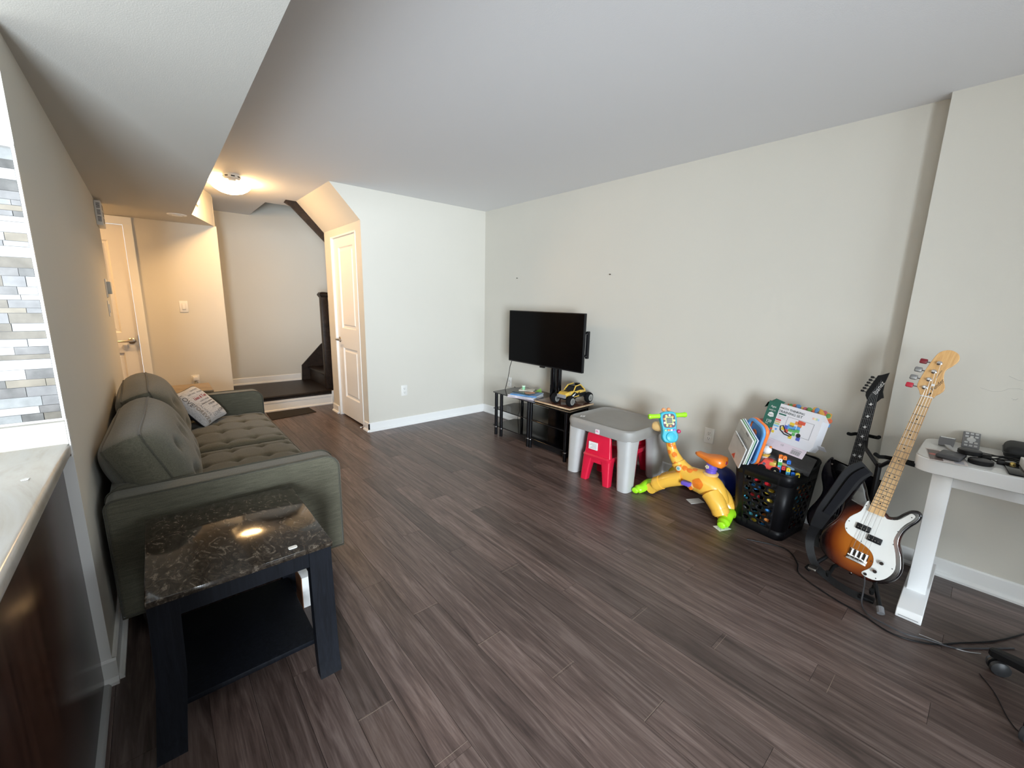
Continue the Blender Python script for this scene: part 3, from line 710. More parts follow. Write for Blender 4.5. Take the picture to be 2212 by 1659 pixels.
for sx in (-1, 1):
    for sy in (-1, 1):
        xa, ya = sx * .205, sy * .25
        rings = []
        for zz, ox, oy in ((0, .0, .058), (.06, .012, .03), (.25, .0, .012), (.45, -.0, 0), (.51, 0, 0)):
            cx, cy = xa + sx * .012 + (sx < 0) * -.03 * max(0, (.3 - zz) / .3), ya + sy * oy * .6
            hw = .037
            rings.append([(cx - hw, cy - .02, zz), (cx + hw, cy - .02, zz), (cx + hw, cy + .02, zz), (cx - hw, cy + .02, zz)])
        fin(MB().loft(rings), 'leg', BLKW, tb, ang=20)
tag(fin(MB().prism(rrect(-.014, -.009, .014, .009, .006), XY, 0, .003), 'sticker', PAPER, None, (.288, 1.472, .531), bev=.001), 'small white oval sticker near the front edge of the marbled table', 'sticker')
fb = thing('folded_box', 'white box with copper coloured edge on the floor between the side table and sofa', 'box', (.405, 1.90, 0))
fin(RB((-.02, -.05, 0), (.018, .05, .15), .003), 'carton', PAPER, fb); fin(B((-.0225, -.052, .0), (-.0195, .052, .151)), 'copper_edge', M('copper', (.45, .2, .1), .3, metal=.8), fb)

# ------------------------------------------------------------------ television and its stand
def glassm():
    return M('smoked_glass', (.005, .005, .006), .08, spec=.35)
tvs = thing('tv_stand', 'black glass three shelf television stand in the room corner', 'tv stand', (2.9, 2.84, 0))
def shelf_poly(g=0):
    return [(-.245 + g, .52), (-.235, .545 - g), (.08, .575 - g), (.2, .47), (.2, -.38), (.08, -.49 + g), (-.235, -.535 + g), (-.248 + g, -.51)]
for zz, g, nm in ((.447, 0, 'top_shelf'), (.272, .01, 'shelf'), (.088, .01, 'shelf')):
    fin(MB().prism(shelf_poly(g), XY, zz, zz + .009), nm, glassm(), tvs, bev=.002)
for yy in (.475, .395, 0.0, -.02 - .49 + .01, -.055):
    pass
for xx, yy in ((-.232, .49), (-.236, .40), (-.225, .0), (-.225, -.035), (-.252, -.50), (.1, .45), (.1, -.42)):
    fin(MB().lathe([(.001, 0), (.017, 0), (.017, .447), (.001, .447)], (xx if xx > -.24 else xx + .012, yy, 0), 'z', 14), 'post', BLACKG, tvs)
    fin(MB().lathe([(.001, .08), (.0185, .08), (.0185, .088), (.001, .088)], (xx if xx > -.24 else xx + .012, yy, 0), 'z', 14), 'shelf_collar', CHROME, tvs)
fin(RB((-.02, -.19, .456), (.02, -.14, 1.2), .008, 3), 'column', BLACKG, tvs); fin(RB((-.02, -.115, .456), (.02, -.07, 1.2), .008, 3), 'column', BLACKG, tvs)
fin(B((-.02, -.19, .0), (.02, -.07, .447)), 'column_base', BLACKG, tvs)
fin(B((.17, -.40, .01), (.18, .0, .44)), 'cable_panel', BLACKP, tvs); fin(B((-.17, -.46, .01), (.16, -.03, .06)), 'plinth', BLACKP, tvs)
fin(MB().prism([(-.225, .525), (-.205, .535), (-.195, .50), (-.218, .495)], XY, .456, .4565), 'clear_sticker', M('sticker_grey', (.2, .2, .2), .4), tvs)
tv = thing('television', 'flat black television on a column above the glass stand', 'television', (2.86, 2.868, .772))
fin(RB((0, -.505, 0), (.03, .505, .528), .004), 'housing', BLACKP, tv)
fin(RB((.03, -.36, .05), (.06, .36, .4), .012), 'rear_bulge', BLACKP, tv)
fin(B((-.0012, -.498, .012), (.001, .498, .521)), 'screen', M('screen_black', (.0015, .0015, .002), .15, spec=.07), tv)
fin(RB((-.004, -.03, -.014), (.02, .03, .001), .003), 'sensor', BLACKP, tv)
for yy in (-.30, .30):
    fin(RB((.065, yy - .02, .12), (.085, yy + .02, .42), .003), 'mount_arm', BLACKM, tv)
fin(RB((.062, -.50, .14), (.082, .2, .16), .003), 'mount_rail', BLACKM, tv); fin(RB((.062, -.50, .345), (.082, .2, .365), .003), 'mount_rail', BLACKM, tv)
br = fin(RB((.050, -.512, .128), (.080, -.487, .372), .005), 'mount_end', BLACKP, tv)
for zz in (.15, .35): fin(MB().lathe([(.001, 0), (.006, 0), (.005, -.006), (.001, -.006)], (.050, -.4995, zz), 'x', 10), 'bolt', CHROME, br)
fin(B((.088, -.19, .1), (.1, .02, .4)), 'mount_plate', BLACKM, tv)
cbl = [(2.875, 3.335, .775), (2.87, 3.36, .70), (2.86, 3.37, .60), (2.845, 3.385, .50), (2.84, 3.395, .458)]
tag(fin(MB().tube(catmull(cbl, 5, False), .0035, 6), 'power_cable', BLACKP), 'black cable hanging from the left corner of the television', 'cable')
cb2 = [(2.90, 3.43, .445), (2.96, 3.44, .30), (2.93, 3.435, .15), (2.9, 3.44, .02), (2.95, 3.46, .004)]
tag(fin(MB().tube(catmull([(2.99, 3.42, .46), (3.06, 3.40, .40), (3.05, 3.40, .2), (3.03, 3.42, .02), (3.0, 3.5, .005), (2.9, 3.52, .005)], 5, False), .003, 6), 'power_cable', BLACKP), 'thin black cable dropping behind the glass shelves to the floor', 'cable')
# magazines and books on the stand
def book(name, label, c, sx, sy, h, rz, cover, pages=(.74, .73, .70), group=None):
    t = thing(name, label, 'book', c, R_(rz), group)
    cm_ = M('cover_' + '_'.join('%02d' % int(v * 99) for v in cover), cover, .3, noise=.35, nscale=14)
    fin(RB((-sx / 2 + .002, -sy / 2 + .002, .0012), (sx / 2 - .003, sy / 2 - .002, h - .0012), .0006, 1), 'pages', M('page_edges', pages, .7), t)
    fin(RB((-sx / 2, -sy / 2, 0), (sx / 2, sy / 2, .0014), .0005, 1), 'back_cover', cm_, t)
    fin(RB((-sx / 2, -sy / 2, h - .0014), (sx / 2, sy / 2, h), .0005, 1), 'front_cover', cm_, t)
    fin(RB((-sx / 2 - .0006, -sy / 2, 0), (-sx / 2 + .0016, sy / 2, h), .0005, 1), 'spine', cm_, t)
    return t
bz = .4565
book('magazine', 'thick pale magazine at the bottom of the stack on the glass stand', (2.765, 2.985, bz), .21, .30, .012, 20, (.55, .50, .56))
book('magazine', 'white magazine second from the bottom of the stack on the glass stand', (2.77, 2.99, bz + .0125), .21, .29, .010, 16, (.6, .62, .68))
b3 = book('notebook', 'blue covered notebook on the magazine stack of the glass stand', (2.785, 2.985, bz + .023), .20, .28, .012, 24, (.10, .25, .50))
book('booklet', 'dark green booklet lying askew on the blue notebook', (2.80, 3.03, bz + .0355), .16, .22, .004, 10, (.02, .035, .03))
book('paperback', 'small cream paperback on top of the magazine stack', (2.86, 3.07, bz + .040), .10, .15, .010, 34, (.55, .52, .45))
lv = tag(fin(MB().prism([(-.055, 0), (-.03, .045), (-.015, .052), (.05, .012), (.055, 0)], lambda u, v, d: (d * 1.0 + v * .25, u, v), -.001, .001), 'paper_leaf', M('leaf_green', (.24, .55, .10), .5), None, (2.985, 3.03, bz + .0005)), 'bright green paper leaf standing on the glass stand by the wall', 'paper')
gb = thing('glue_bottle', 'small translucent green tub on top of the stacked magazines', 'bottle', (2.83, 3.09, bz + .0505))
fin(MB().lathe([(.001, 0), (.016, 0), (.017, .004), (.016, .03), (.001, .03)], (0, 0, 0), 'z', 16), 'tub', M('green_tub', (.35, .75, .45), .2, trans=.3), gb)
fin(MB().lathe([(.001, .03), (.018, .03), (.018, .04), (.001, .04)], (0, 0, 0), 'z', 16), 'lid', M('tub_lid', (.62, .80, .66), .35), gb)
book('photo_book', 'orange brown picture card leaning on the stacked magazines', (2.80, 2.965, bz + .040), .07, .10, .003, 60, (.45, .2, .1))
# board with glossy tile under the toy truck
bd = thing('tray_board', 'bamboo edged board with glossy brown top under the toy truck', 'board', (2.868, 2.565, bz), R_(2))
fin(RB((-.175, -.215, .004), (.175, .215, .018), .003), 'edge', wood('bamboo', (.45, .30, .17), (.60, .43, .27), (.70, .54, .36), (6, 20, 20), .4, False), bd)
fin(RB((-.168, -.208, .017), (.168, .208, .020), .001), 'glossy_top', M('brown_tile', (.10, .045, .03), .05, noise=.3, nscale=9), bd)
for sx in (-1, 1):
    for sy in (-1, 1): fin(MB().lathe([(.001, 0), (.008, 0), (.008, .005), (.001, .005)], (sx * .15, sy * .19, 0), 'z', 10), 'foot', BLACKP, bd)
# radio controlled truck
rc = thing('toy_truck', 'yellow and black off road toy truck on the glass stand', 'toy truck', (2.895, 2.49, bz + .0205), R_(3))
YEL = M('truck_yellow', (.62, .40, .07), .25); TYRE = M('tyre_black', (.006, .006, .007), .8, spec=.12, bump=.6, bscale=300); GREYP = M('truck_grey', (.25, .25, .26), .4)
for sx in (-1, 1):
    for sy in (-1, 1):
        wh = fin(MB().lathe([(.001, -.024), (.030, -.024), (.044, -.020), (.049, -.008), (.049, .008), (.044, .020), (.030, .024), (.001, .024)], (sx * .135, sy * .088, .049), 'y', 22), 'tyre', TYRE, rc)
        for s2 in (-1, 1):
            fin(MB().lathe([(.022, s2 * .0245), (.031, s2 * .0245), (.031, s2 * .021), (.022, s2 * .021), (.022, s2 * .0245)], (sx * .135, sy * .088, .049), 'y', 22), 'rim', M('rim_silver', (.5, .5, .48), .3, metal=.6), wh)
        fin(MB().tube([(sx * .135, sy * .07, .05), (sx * .10, sy * .02, .06)], .007, 6), 'axle', BLACKM, rc)
        fin(MB().tube([(sx * .12, sy * .055, .06), (sx * .095, sy * .045, .115)], .007, 8), 'shock', GREYP, rc)
fin(RB((-.14, -.035, .05), (.14, .035, .075), .006), 'chassis', BLACKP, rc)
def hull(st, mat, name, seg=None):
    m = MB(); rings = []
    for x, zb, zt, wb, wt in st: rings.append([(x, -wb, zb), (x, wb, zb), (x, wb * .98, zb + (zt - zb) * .55), (x, wt, zt), (x, -wt, zt), (x, -wb * .98, zb + (zt - zb) * .55)])
    m.loft(rings); return fin(m, name, mat, rc, ang=15)
hull([(-.155, .075, .105, .05, .04), (-.13, .07, .118, .055, .045), (-.06, .068, .125, .06, .05), (.05, .07, .125, .062, .05), (.12, .08, .118, .055, .045), (.145, .09, .112, .045, .04)], YEL, 'body')
hull([(-.055, .12, .126, .052, .042), (-.01, .12, .165, .052, .036), (.06, .12, .17, .05, .034), (.115, .115, .128, .046, .04)], BLACKG, 'cab')
fin(MB().prism([(-.10, .117), (-.055, .124), (-.055, .128), (-.10, .121)], XZ, -.03, .03), 'hood_vent', BLACKP, rc); fin(RB((.02, -.0645, .07), (.125, .0645, .10), .004), 'side_guard', BLACKP, rc); fin(RB((-.15, -.058, .07), (-.09, .058, .088), .004), 'side_guard', BLACKP, rc)
fin(RB((-.162, -.05, .068), (-.152, .05, .10), .003), 'grille', GREYP, rc)
for sy in (-1, 1):
    fin(MB().tube([(-.06, sy * .056, .115), (-.015, sy * .045, .165), (.06, sy * .042, .172), (.12, sy * .05, .12)], .006, 6), 'roll_bar', YEL, rc)
    fin(MB().prism([(-.12, .08), (-.05, .12), (.0, .10), (.03, .115), (.01, .082), (-.05, .075)], XZ, sy * .0625, sy * .064), 'decal', BLACKP, rc)
    fin(MB().prism([(-.10, .082), (-.03, .108), (-.06, .08)], XZ, sy * .064, sy * .065), 'decal', M('decal_white', (.7, .7, .68), .4), rc)
fin(RB((.05, -.02, .17), (.085, .02, .18), .003), 'roof_pod', BLACKP, rc)

# ------------------------------------------------------------------ children's table and chairs
KG = M('table_grey', (.29, .28, .265), .5, noise=.03); KL = M('table_leg_grey', (.46, .46, .455), .42, noise=.03); RED = M('chair_red', (.62, .012, .045), .32)
kt = thing('play_table', 'grey plastic play table with thick round legs by the right wall', 'table', (2.80, 1.915, 0))
def lofted_rr(m, levels, r, n=5, cap=True):
    rings = []
    for hx, hy, zz in levels: rings.append([(a, b, zz) for a, b in rrect(-hx, -hy, hx, hy, min(r, hx * .98, hy * .98), n)])
    return m.loft(rings, caps=cap)
fin(lofted_rr(MB(), [(.25, .28, .39), (.277, .31, .395), (.283, .317, .44), (.278, .312, .468), (.266, .30, .476), (.258, .292, .470), (.20, .22, .468)], .09), 'top', KG, kt, ang=50)
for sx in (-1, 1):
    for sy in (-1, 1):
        rings = []
        for zz, hw, hd in ((0, .058, .048), (.02, .062, .05), (.30, .07, .058), (.40, .078, .066)):
            cx, cy = sx * (.262 - hw), sy * (.296 - hd)
            rings.append([(cx + a, cy + b, zz) for a, b in rrect(-hw, -hd, hw, hd, .035, 4)])
        fin(MB().loft(rings), 'leg', KL, kt, ang=45)
lg = fin(MB().prism(rrect(-.019, -.019, .019, .019, .006), lambda u, v, d: (d, u, v), -.2858, -.2805), 'logo_sticker', M('sticker_pinkwhite', (.75, .68, .70), .4), kt, (0, -.02, .428), (0, R_(-2), 0))
fin(MB().tube([(-.287, .012, -.004), (-.287, .004, .010), (-.287, 0, .0), (-.287, -.004, .010), (-.287, -.012, -.004)], .0018, 5), 'logo_mark', M('logo_pink', (.7, .1, .3), .5), lg)
fin(MB().prism([(-.215, .215), (-.175, .235), (-.155, .205), (-.195, .185)], XY, .4745, .4753), 'price_sticker', PAPER, kt)
fin(MB().prism([(-.198, .212), (-.178, .222), (-.172, .212), (-.192, .202)], XY, .4752, .4757), 'price_print', M('ink_soft', (.3, .3, .3), .6), kt)
def kid_chair(label, loc, rz, sticker=True):
    t = thing('kids_chair', label, 'chair', loc, R_(rz), 'red kids chairs')
    # back of the chair looks to local -x
    m = MB(); rings = []
    for zz, x0_, x1_, hw in ((.16, -.125, -.085, .125), (.20, -.122, -.08, .124), (.235, -.115, -.078, .118), (.30, -.112, -.08, .113), (.37, -.108, -.082, .108), (.392, -.102, -.086, .10)):
        rings.append([(( x0_ + x1_) / 2 + a, b, zz) for a, b in rrect(-(x1_ - x0_) / 2, -hw, (x1_ - x0_) / 2, hw, .012, 3)])
    bk_ = fin(m.loft(rings), 'backrest', RED, t, ang=40)
    fin(lofted_rr(MB(), [(.12, .115, .185), (.132, .127, .19), (.135, .13, .21), (.125, .12, .222), (.09, .085, .216)], .03), 'seat', RED, t, ang=45)
    for sx in (-1, 1):
        for sy in (-1, 1):
            rr = []
            for zz, hw in ((0, .028), (.12, .034), (.19, .04)):
                cx, cy = sx * (.14 - hw - zz * .06), sy * (.132 - hw - zz * .05)
                rr.append([(cx + a, cy + b, zz) for a, b in rrect(-hw, -hw, hw, hw, .012, 3)])
            fin(MB().loft(rr), 'leg', RED, t, ang=40)
    if sticker:
        st_ = fin(MB().box((-.1255, -.005, .262), (-.118, .075, .322)), 'warning_label', PAPER, bk_)
        for k in range(5): fin(B((-.1262, .002, .270 + .009 * k), (-.1254, .068 - .012 * (k % 3), .2725 + .009 * k)), 'print_line', M('ink_soft', (.3, .3, .3), .6), st_)
    return t
kid_chair('red plastic kids chair pushed under the grey table with a white label', (2.652, 1.905, 0), 3)
kid_chair('second red kids chair at the far side under the grey play table', (2.965, 1.90, 0), 184, False)

# ------------------------------------------------------------------ ride-on toy giraffe
GY = M('giraffe_yellow', (.88, .50, .07), .25, coat=.2); GO = M('giraffe_orange', (.80, .21, .02), .3); GG = M('giraffe_green', (.36, .80, .02), .25); GT = M('giraffe_teal', (.04, .42, .55), .3); GP = M('giraffe_purple', (.16, .10, .55), .3); GB = M('giraffe_beige', (.78, .52, .22), .3)
gx, gy = 2.73, 1.25
gf = thing('toy_giraffe', 'yellow spotted ride on toy giraffe with orange saddle and green feet', 'toy giraffe', (gx, gy, 0))
def G(m): return m.xf(Matrix.Translation((-gx, -gy, 0)))
path = [(2.735, 1.012, .10), (2.735, 1.04, .14), (2.735, 1.085, .185), (2.735, 1.14, .208), (2.735, 1.205, .212), (2.735, 1.265, .230), (2.735, 1.305, .262), (2.733, 1.338, .292)]
rad = [.045, .062, .080, .088, .080, .067, .053, .044]
pp = catmull(path, 4, False); rr_ = []
for i in range(len(path) - 1):
    for k in range(4): rr_.append(rad[i] + (rad[i + 1] - rad[i]) * k / 4)
rr_.append(rad[-1])
fin(G(MB().tube(pp, rr_, 20, upv=(1, 0, 0), sx=.92)), 'body', GY, gf, ang=60)
npth = [(2.733, 1.33, .284), (2.733, 1.375, .34), (2.732, 1.40, .39), (2.731, 1.412, .44), (2.73, 1.42, .485), (2.73, 1.43, .52)]
nrad = [.0445, .037, .033, .031, .03, .03]
np_ = catmull(npth, 4, False); nr = []
for i in range(len(npth) - 1):
    for k in range(4): nr.append(nrad[i] + (nrad[i + 1] - nrad[i]) * k / 4)
nr.append(nrad[-1])
fin(G(MB().tube(np_, nr, 18, upv=(1, 0, 0))), 'neck', GY, gf, ang=60)
fin(G(MB().tube([(2.733, 1.326, .279), (2.733, 1.338, .295)], .049, 18)), 'neck_collar', GY, gf)
def spot_on(path_, rads, t, ang_, r, nm='spot', sides=6, seed=0, flat=.92):
    """slightly raised polygon patch wrapped on a swept tube"""
    rg = random.Random(seed); n = len(path_); i = int(t * (n - 1)); c = Vector(path_[i]); tn = (Vector(path_[min(i + 1, n - 1)]) - Vector(path_[max(i - 1, 0)])).normalized()
    a = Vector((1, 0, 0)); a = (a - tn * a.dot(tn)).normalized(); b = tn.cross(a); R0 = rads[i]
    vs = []; 
    for ring in (0, .55, 1):
        for k in range(sides * 2):
            q = 2 * math.pi * k / (sides * 2); rk = r * ring * (1 if k % 2 == 0 else .9)
            da = rk * math.cos(q) / R0; dl = rk * math.sin(q)
            th = R_(ang_) + da; p = c + tn * dl + (a * math.cos(th) * .92 + b * math.sin(th)) * (R0 + .0022 - (.002 if ring == 1 else 0))
            # follow the curved path
            j = max(0, min(n - 1, i + int(round(dl / max(1e-4, (Vector(path_[min(i + 1, n - 1)]) - Vector(path_[i - 1])).length / 2)))))
            cj = Vector(path_[j]); p = cj + (a * math.cos(th) * flat + b * math.sin(th)) * (rads[j] + .0028 - (.0015 if ring == 1 else 0)) + tn * (dl - (cj - c).dot(tn))
            vs.append(p)
    m = sides * 2; fs = [tuple(range(m))]
    for q in range(2):
        for k in range(m): fs.append((q * m + k, q * m + (k + 1) % m, (q + 1) * m + (k + 1) % m, (q + 1) * m + k))
    fin(G(MB().add(vs, fs)), nm, GO, gf, ang=80)
ppl = [tuple(p) for p in pp]; npl = [tuple(p) for p in np_]
for t_, an, r_, sd_ in ((.47, 185, .040, 1), (.83, 222, .020, 2), (.71, 232, .020, 3), (.95, 200, .020, 4), (.62, 252, .018, 5), (.88, 172, .018, 6), (.20, 200, .024, 7), (.55, 330, .03, 8), (.3, 30, .03, 9)):
    spot_on(ppl, rr_, t_, an, r_, sides=5, seed=sd_)
for t_, an, r_ in ((.86, 190, .019), (.70, 250, .012), (.66, 165, .013), (.52, 205, .018), (.40, 255, .013), (.33, 170, .013), (.20, 215, .017), (.07, 180, .012), (.75, 20, .015), (.35, 20, .016)):
    spot_on(npl, nr, t_, an, r_ * 1.2, sides=5, flat=1.0)
# legs
def leg(a, b, c_, r0, r1, nm='leg'):
    q = catmull([a, b, c_], 5, False); n = len(q)
    l = fin(G(MB().tube(q, [r0 + (r1 - r0) * i / (n - 1) for i in range(n)], 16)), nm, GY, gf, ang=60)
    fin(G(MB().tube([q[-4], q[-2]], [r1 + .007, r1 + .007], 16)), 'leg_cuff', GY, l)
for dx in (-.05, .05):
    leg((2.735 + dx * .5, 1.285, .20), (2.735 + dx, 1.38, .155), (2.735 + dx * 1.2, 1.47, .095), .052, .044)
    leg((2.735 + dx * .6, 1.075, .165), (2.735 + dx, 1.025, .115), (2.735 + dx * 1.15, .985, .058), .066, .048)
def foot_bar(yc, s, nm):
    pts = [(2.60, yc + s * .03, .022), (2.63, yc + s * .03, .024), (2.675, yc + s * .012, .032), (2.72, yc, .055), (2.76, yc, .055), (2.80, yc + s * .012, .036), (2.85, yc + s * .03, .024), (2.885, yc + s * .03, .022)]
    q = catmull(pts, 4, False); n = len(q); rad_ = []
    for i in range(n):
        e = min(i, n - 1 - i) / (n - 1) * 2
        rad_.append(.014 if i in (0, n - 1) else (.021 if e < .35 else .03))
    fin(G(MB().tube(q, rad_, 14, sx=1.0, sy=1.25)), nm, GG, gf, ang=60)
foot_bar(1.555, 1, 'front_foot'); foot_bar(.965, -.3, 'rear_foot')
fin(G(MB().tube([(2.68, 1.50, .05), (2.79, 1.50, .05)], .04, 14)), 'front_knuckle', GY, gf); fin(G(MB().tube([(2.67, .985, .055), (2.80, .985, .055)], .036, 14)), 'rear_knuckle', GY, gf)
# saddle
fin(G(MB().lathe([(.001, 0), (.048, 0), (.05, .012), (.042, .018), (.001, .018)], (2.735, 1.11, .278), 'z', 20)), 'saddle_ring', GB, gf)
fin(G(MB().lathe([(.001, 0), (.034, 0), (.034, .022), (.038, .026), (.038, .034), (.034, .038), (.034, .075), (.001, .075)], (2.735, 1.11, .293), 'z', 20)), 'saddle_post', GP, gf)
fl = MB()
for k in range(5):
    a = 2 * math.pi * k / 5; fl.lathe([(.001, 0), (.006, 0), (.006, -.003), (.001, -.003)], (2.70, 1.11 + .007 * math.cos(a) + .012, .338 + .007 * math.sin(a)), 'x', 8)
fin(G(fl), 'flower', M('flower_cream', (.85, .78, .5), .4), gf)
rings = []
for yy, hw, zt, zb in ((1.02, .030, .405, .368), (1.032, .058, .418, .352), (1.075, .068, .422, .354), (1.115, .058, .416, .362), (1.155, .036, .410, .374), (1.20, .027, .416, .384), (1.222, .010, .408, .392)):
    zc, hh = (zt + zb) / 2, (zt - zb) / 2
    rings.append([(2.735 + hw * math.copysign(abs(math.cos(q)) ** .6, math.cos(q)), yy, zc + hh * math.copysign(abs(math.sin(q)) ** .6, math.sin(q))) for q in [2 * math.pi * k / 18 for k in range(18)]])
sdl = fin(G(MB().loft(rings)), 'saddle', GO, gf, ang=60)
fin(G(MB().lathe([(.001, 0), (.013, 0), (.011, -.004), (.001, -.004)], (2.735, 1.0215, .388), 'y', 14)), 'saddle_badge', M('badge_maroon', (.25, .02, .06), .4), sdl)
# head: snout, control panel, handles
fin(G(MB().tube(catmull([(2.73, 1.43, .50), (2.73, 1.47, .515), (2.73, 1.52, .515), (2.73, 1.556, .51)], 4, False), [.035] * 4 + [.036] * 4 + [.036, .035, .033, .028] + [.012], 16)), 'snout', GB, gf, ang=60)
pm = frame((2.712, 1.428, .548), (.78, -.60, .06), (.12, .30, .92)) @ Matrix.Scale(1.15, 4)     # control panel: local x right, y up, z to the rider
hd = bpy.data.objects.new('control_panel', None); col.objects.link(hd); hd.parent = gf
po = catmull([(-.045, .075), (0, .085), (.045, .075), (.05, .03), (.043, -.03), (.05, -.07), (.035, -.10), (0, -.108), (-.035, -.10), (-.05, -.07), (-.043, -.03), (-.05, .03)], 4)
g0 = Matrix.Translation((-gx, -gy, 0)) @ pm
bpy.data.objects.remove(hd)
cp = fin(MB().prism([(p.x, p.y) for p in po] if hasattr(po[0], 'x') else po, XY, -.02, .018).xf(g0), 'control_panel', GT, gf, bev=.008, bseg=3)
def PP(m, nm, mt, par=cp, **k): return fin(m.xf(g0), nm, mt, par, **k)
PP(MB().prism(rrect(-.038, -.015, .038, .07, .02), XY, .018, .020), 'panel_print', M('panel_dark', (.10, .07, .10), .4))
for k in range(9):
    a = 2 * math.pi * k / 9
    PP(MB().lathe([(.001, .020), (.0075, .020), (.007, .0212), (.001, .0212)], (.031 * math.cos(a), .028 + .034 * math.sin(a), 0), 'z', 8), 'panel_spot', M('spot_%d' % (k % 3), ((.75, .75, .25), (.70, .28, .08), (.8, .62, .55))[k % 3], .4))
PP(MB().prism(rrect(-.024, .006, .024, .052, .006), XY, .020, .0215), 'screen_frame', M('frame_lime', (.62, .72, .25), .4)); PP(MB().prism(rrect(-.018, .011, .018, .047, .004), XY, .0215, .0225), 'screen', M('lcd_grey', (.16, .18, .15), .2))
PP(MB().lathe([(.001, .016), (.03, .016), (.028, .026), (.02, .03), (.001, .03)], (0, -.072, 0), 'z', 20), 'speaker', M('speaker_blue', (.06, .5, .65), .35))
for k in range(5): PP(MB().box((-.018 + .008 * k, -.088, .030), (-.016 + .008 * k, -.056, .0312)), 'speaker_slot', GT)
for i, (dx, c_) in enumerate(((-.028, (.35, .75, .35)), (-.01, (.8, .25, .1)), (.008, (.8, .7, .75)), (.026, (.3, .2, .6)))):
    PP(MB().rbox((dx - .007, -.036, .017), (dx + .007, -.024, .024), .002), 'button', M('btn_%d' % i, c_, .35))
PP(MB().lathe([(.001, 0), (.012, 0), (.013, .01), (.008, .02), (.001, .022)], (.052, -.04, .012), 'z', 10), 'rose_button', M('rose_red', (.65, .02, .12), .35))
for s in (-1, 1):
    h_ = PP(MB().lathe([(.001, 0), (.012, 0), (.015, .008), (.0135, .03), (.0145, .055), (.017, .066), (.014, .076), (.001, .078)], (s * .043, .06, 0), 'x', 14, Matrix.Identity(4)) if s > 0 else MB().lathe([(.001, 0), (.012, 0), (.015, -.008), (.0135, -.03), (.0145, -.055), (.017, -.066), (.014, -.076), (.001, -.078)], (s * .043, .06, 0), 'x', 14), 'handle', GG, gf)
    PP(MB().ball((s * .016, .098, -.012), .012, 12, 8), 'horn', M('horn_orange', (.85, .35, .14), .4), gf)
# side toys on the flank
fin(G(MB().lathe([(.001, 0), (.017, 0), (.017, -.008), (.001, -.008)], (2.683, 1.305, .272), 'x', 16)), 'dial', M('dial_cream', (.75, .72, .5), .4), gf); fin(G(MB().lathe([(.001, 0), (.010, 0), (.010, -.003), (.001, -.003)], (2.675, 1.305, .272), 'x', 14)), 'dial_face', M('dial_blue', (.2, .45, .5), .4), gf)
fin(G(MB().lathe([(.001, 0), (.024, 0), (.022, -.008), (.001, -.010)], (2.668, 1.205, .185), 'x', 18)), 'roller_base', GB, gf)
bk2 = fin(G(MB().rbox((2.625, 1.195, .185), (2.668, 1.255, .212), .006)), 'purple_book', GP, gf); fin(G(MB().rbox((2.64, 1.20, .212), (2.66, 1.25, .2135), .0005, 1)), 'book_print', M('book_navy', (.05, .05, .2), .4), bk2)
fin(G(MB().lathe([(.001, 0), (.013, 0), (.012, -.006), (.001, -.008)], (2.657, 1.195, .172), 'x', 14)), 'orange_knob', GO, gf)

# balls and papers by the wall
def toy_ball(label, c, r, colr, nm):
    t = thing('toy_ball', label, 'ball', (c[0], c[1], 0)); fin(MB().ball((0, 0, r), r, 28, 18), 'ball_skin', M(nm, colr, .35), t)
    fin(MB().lathe([(.0005, 0), (.006, 0), (.005, .002), (.0005, .002)], (0, 0, 2 * r - .0006), 'z', 8), 'valve', M('valve_white', (.6, .6, .6), .5), t); return t
toy_ball('large dark blue ball by the wall behind the orange saddle', (3.005, 1.155), .128, (.006, .014, .12), 'ball_blue')
toy_ball('small orange red ball against the wall between the neck and the blue ball', (3.045, 1.375), .076, (.55, .10, .04), 'ball_red')
toy_ball('yellow ball against the wall behind the giraffe neck', (3.055, 1.50), .065, (.65, .45, .02), 'ball_yellow')
bb2 = toy_ball('dark blue ball with white scribble beside the black hamper', (3.065, 1.0), .056, (.008, .02, .14), 'ball_blue2')
sq = []
for i in range(16):
    a, b = R_(200 + 3 * i), R_(25 + 14 * math.sin(i * 1.9)); sq.append((.0565 * math.cos(b) * math.cos(a), .0565 * math.cos(b) * math.sin(a), .056 + .0565 * math.sin(b)))
fin(MB().tube(sq, .0012, 4), 'scribble', PAPER, bb2)
tag(fin(MB().prism([(0, 0), (.085, -.035), (.10, .02), (.03, .055)], XY, 0, .0015), 'paper_card', PAPER, None, (2.565, .945, .0002)), 'white card with dark spots under the giraffe rear foot', 'card')
cdo = col.objects[-1]
for a, b in ((.02, .003), (.035, .012), (.05, -.005), (.06, .008), (.03, .024), (.05, .02)): fin(MB().lathe([(.0005, 0), (.0028, 0), (.0028, .0004), (.0005, .0004)], (a, b, .0015), 'z', 8), 'ink_spot', INK, cdo)
tag(fin(MB().prism([(0, 0), (.10, -.05), (.13, .01), (.04, .06)], XY, 0, .002), 'paper_flyer', PAPER, None, (2.78, 1.235, .0002)), 'folded white flyer on the floor under the giraffe belly', 'paper')

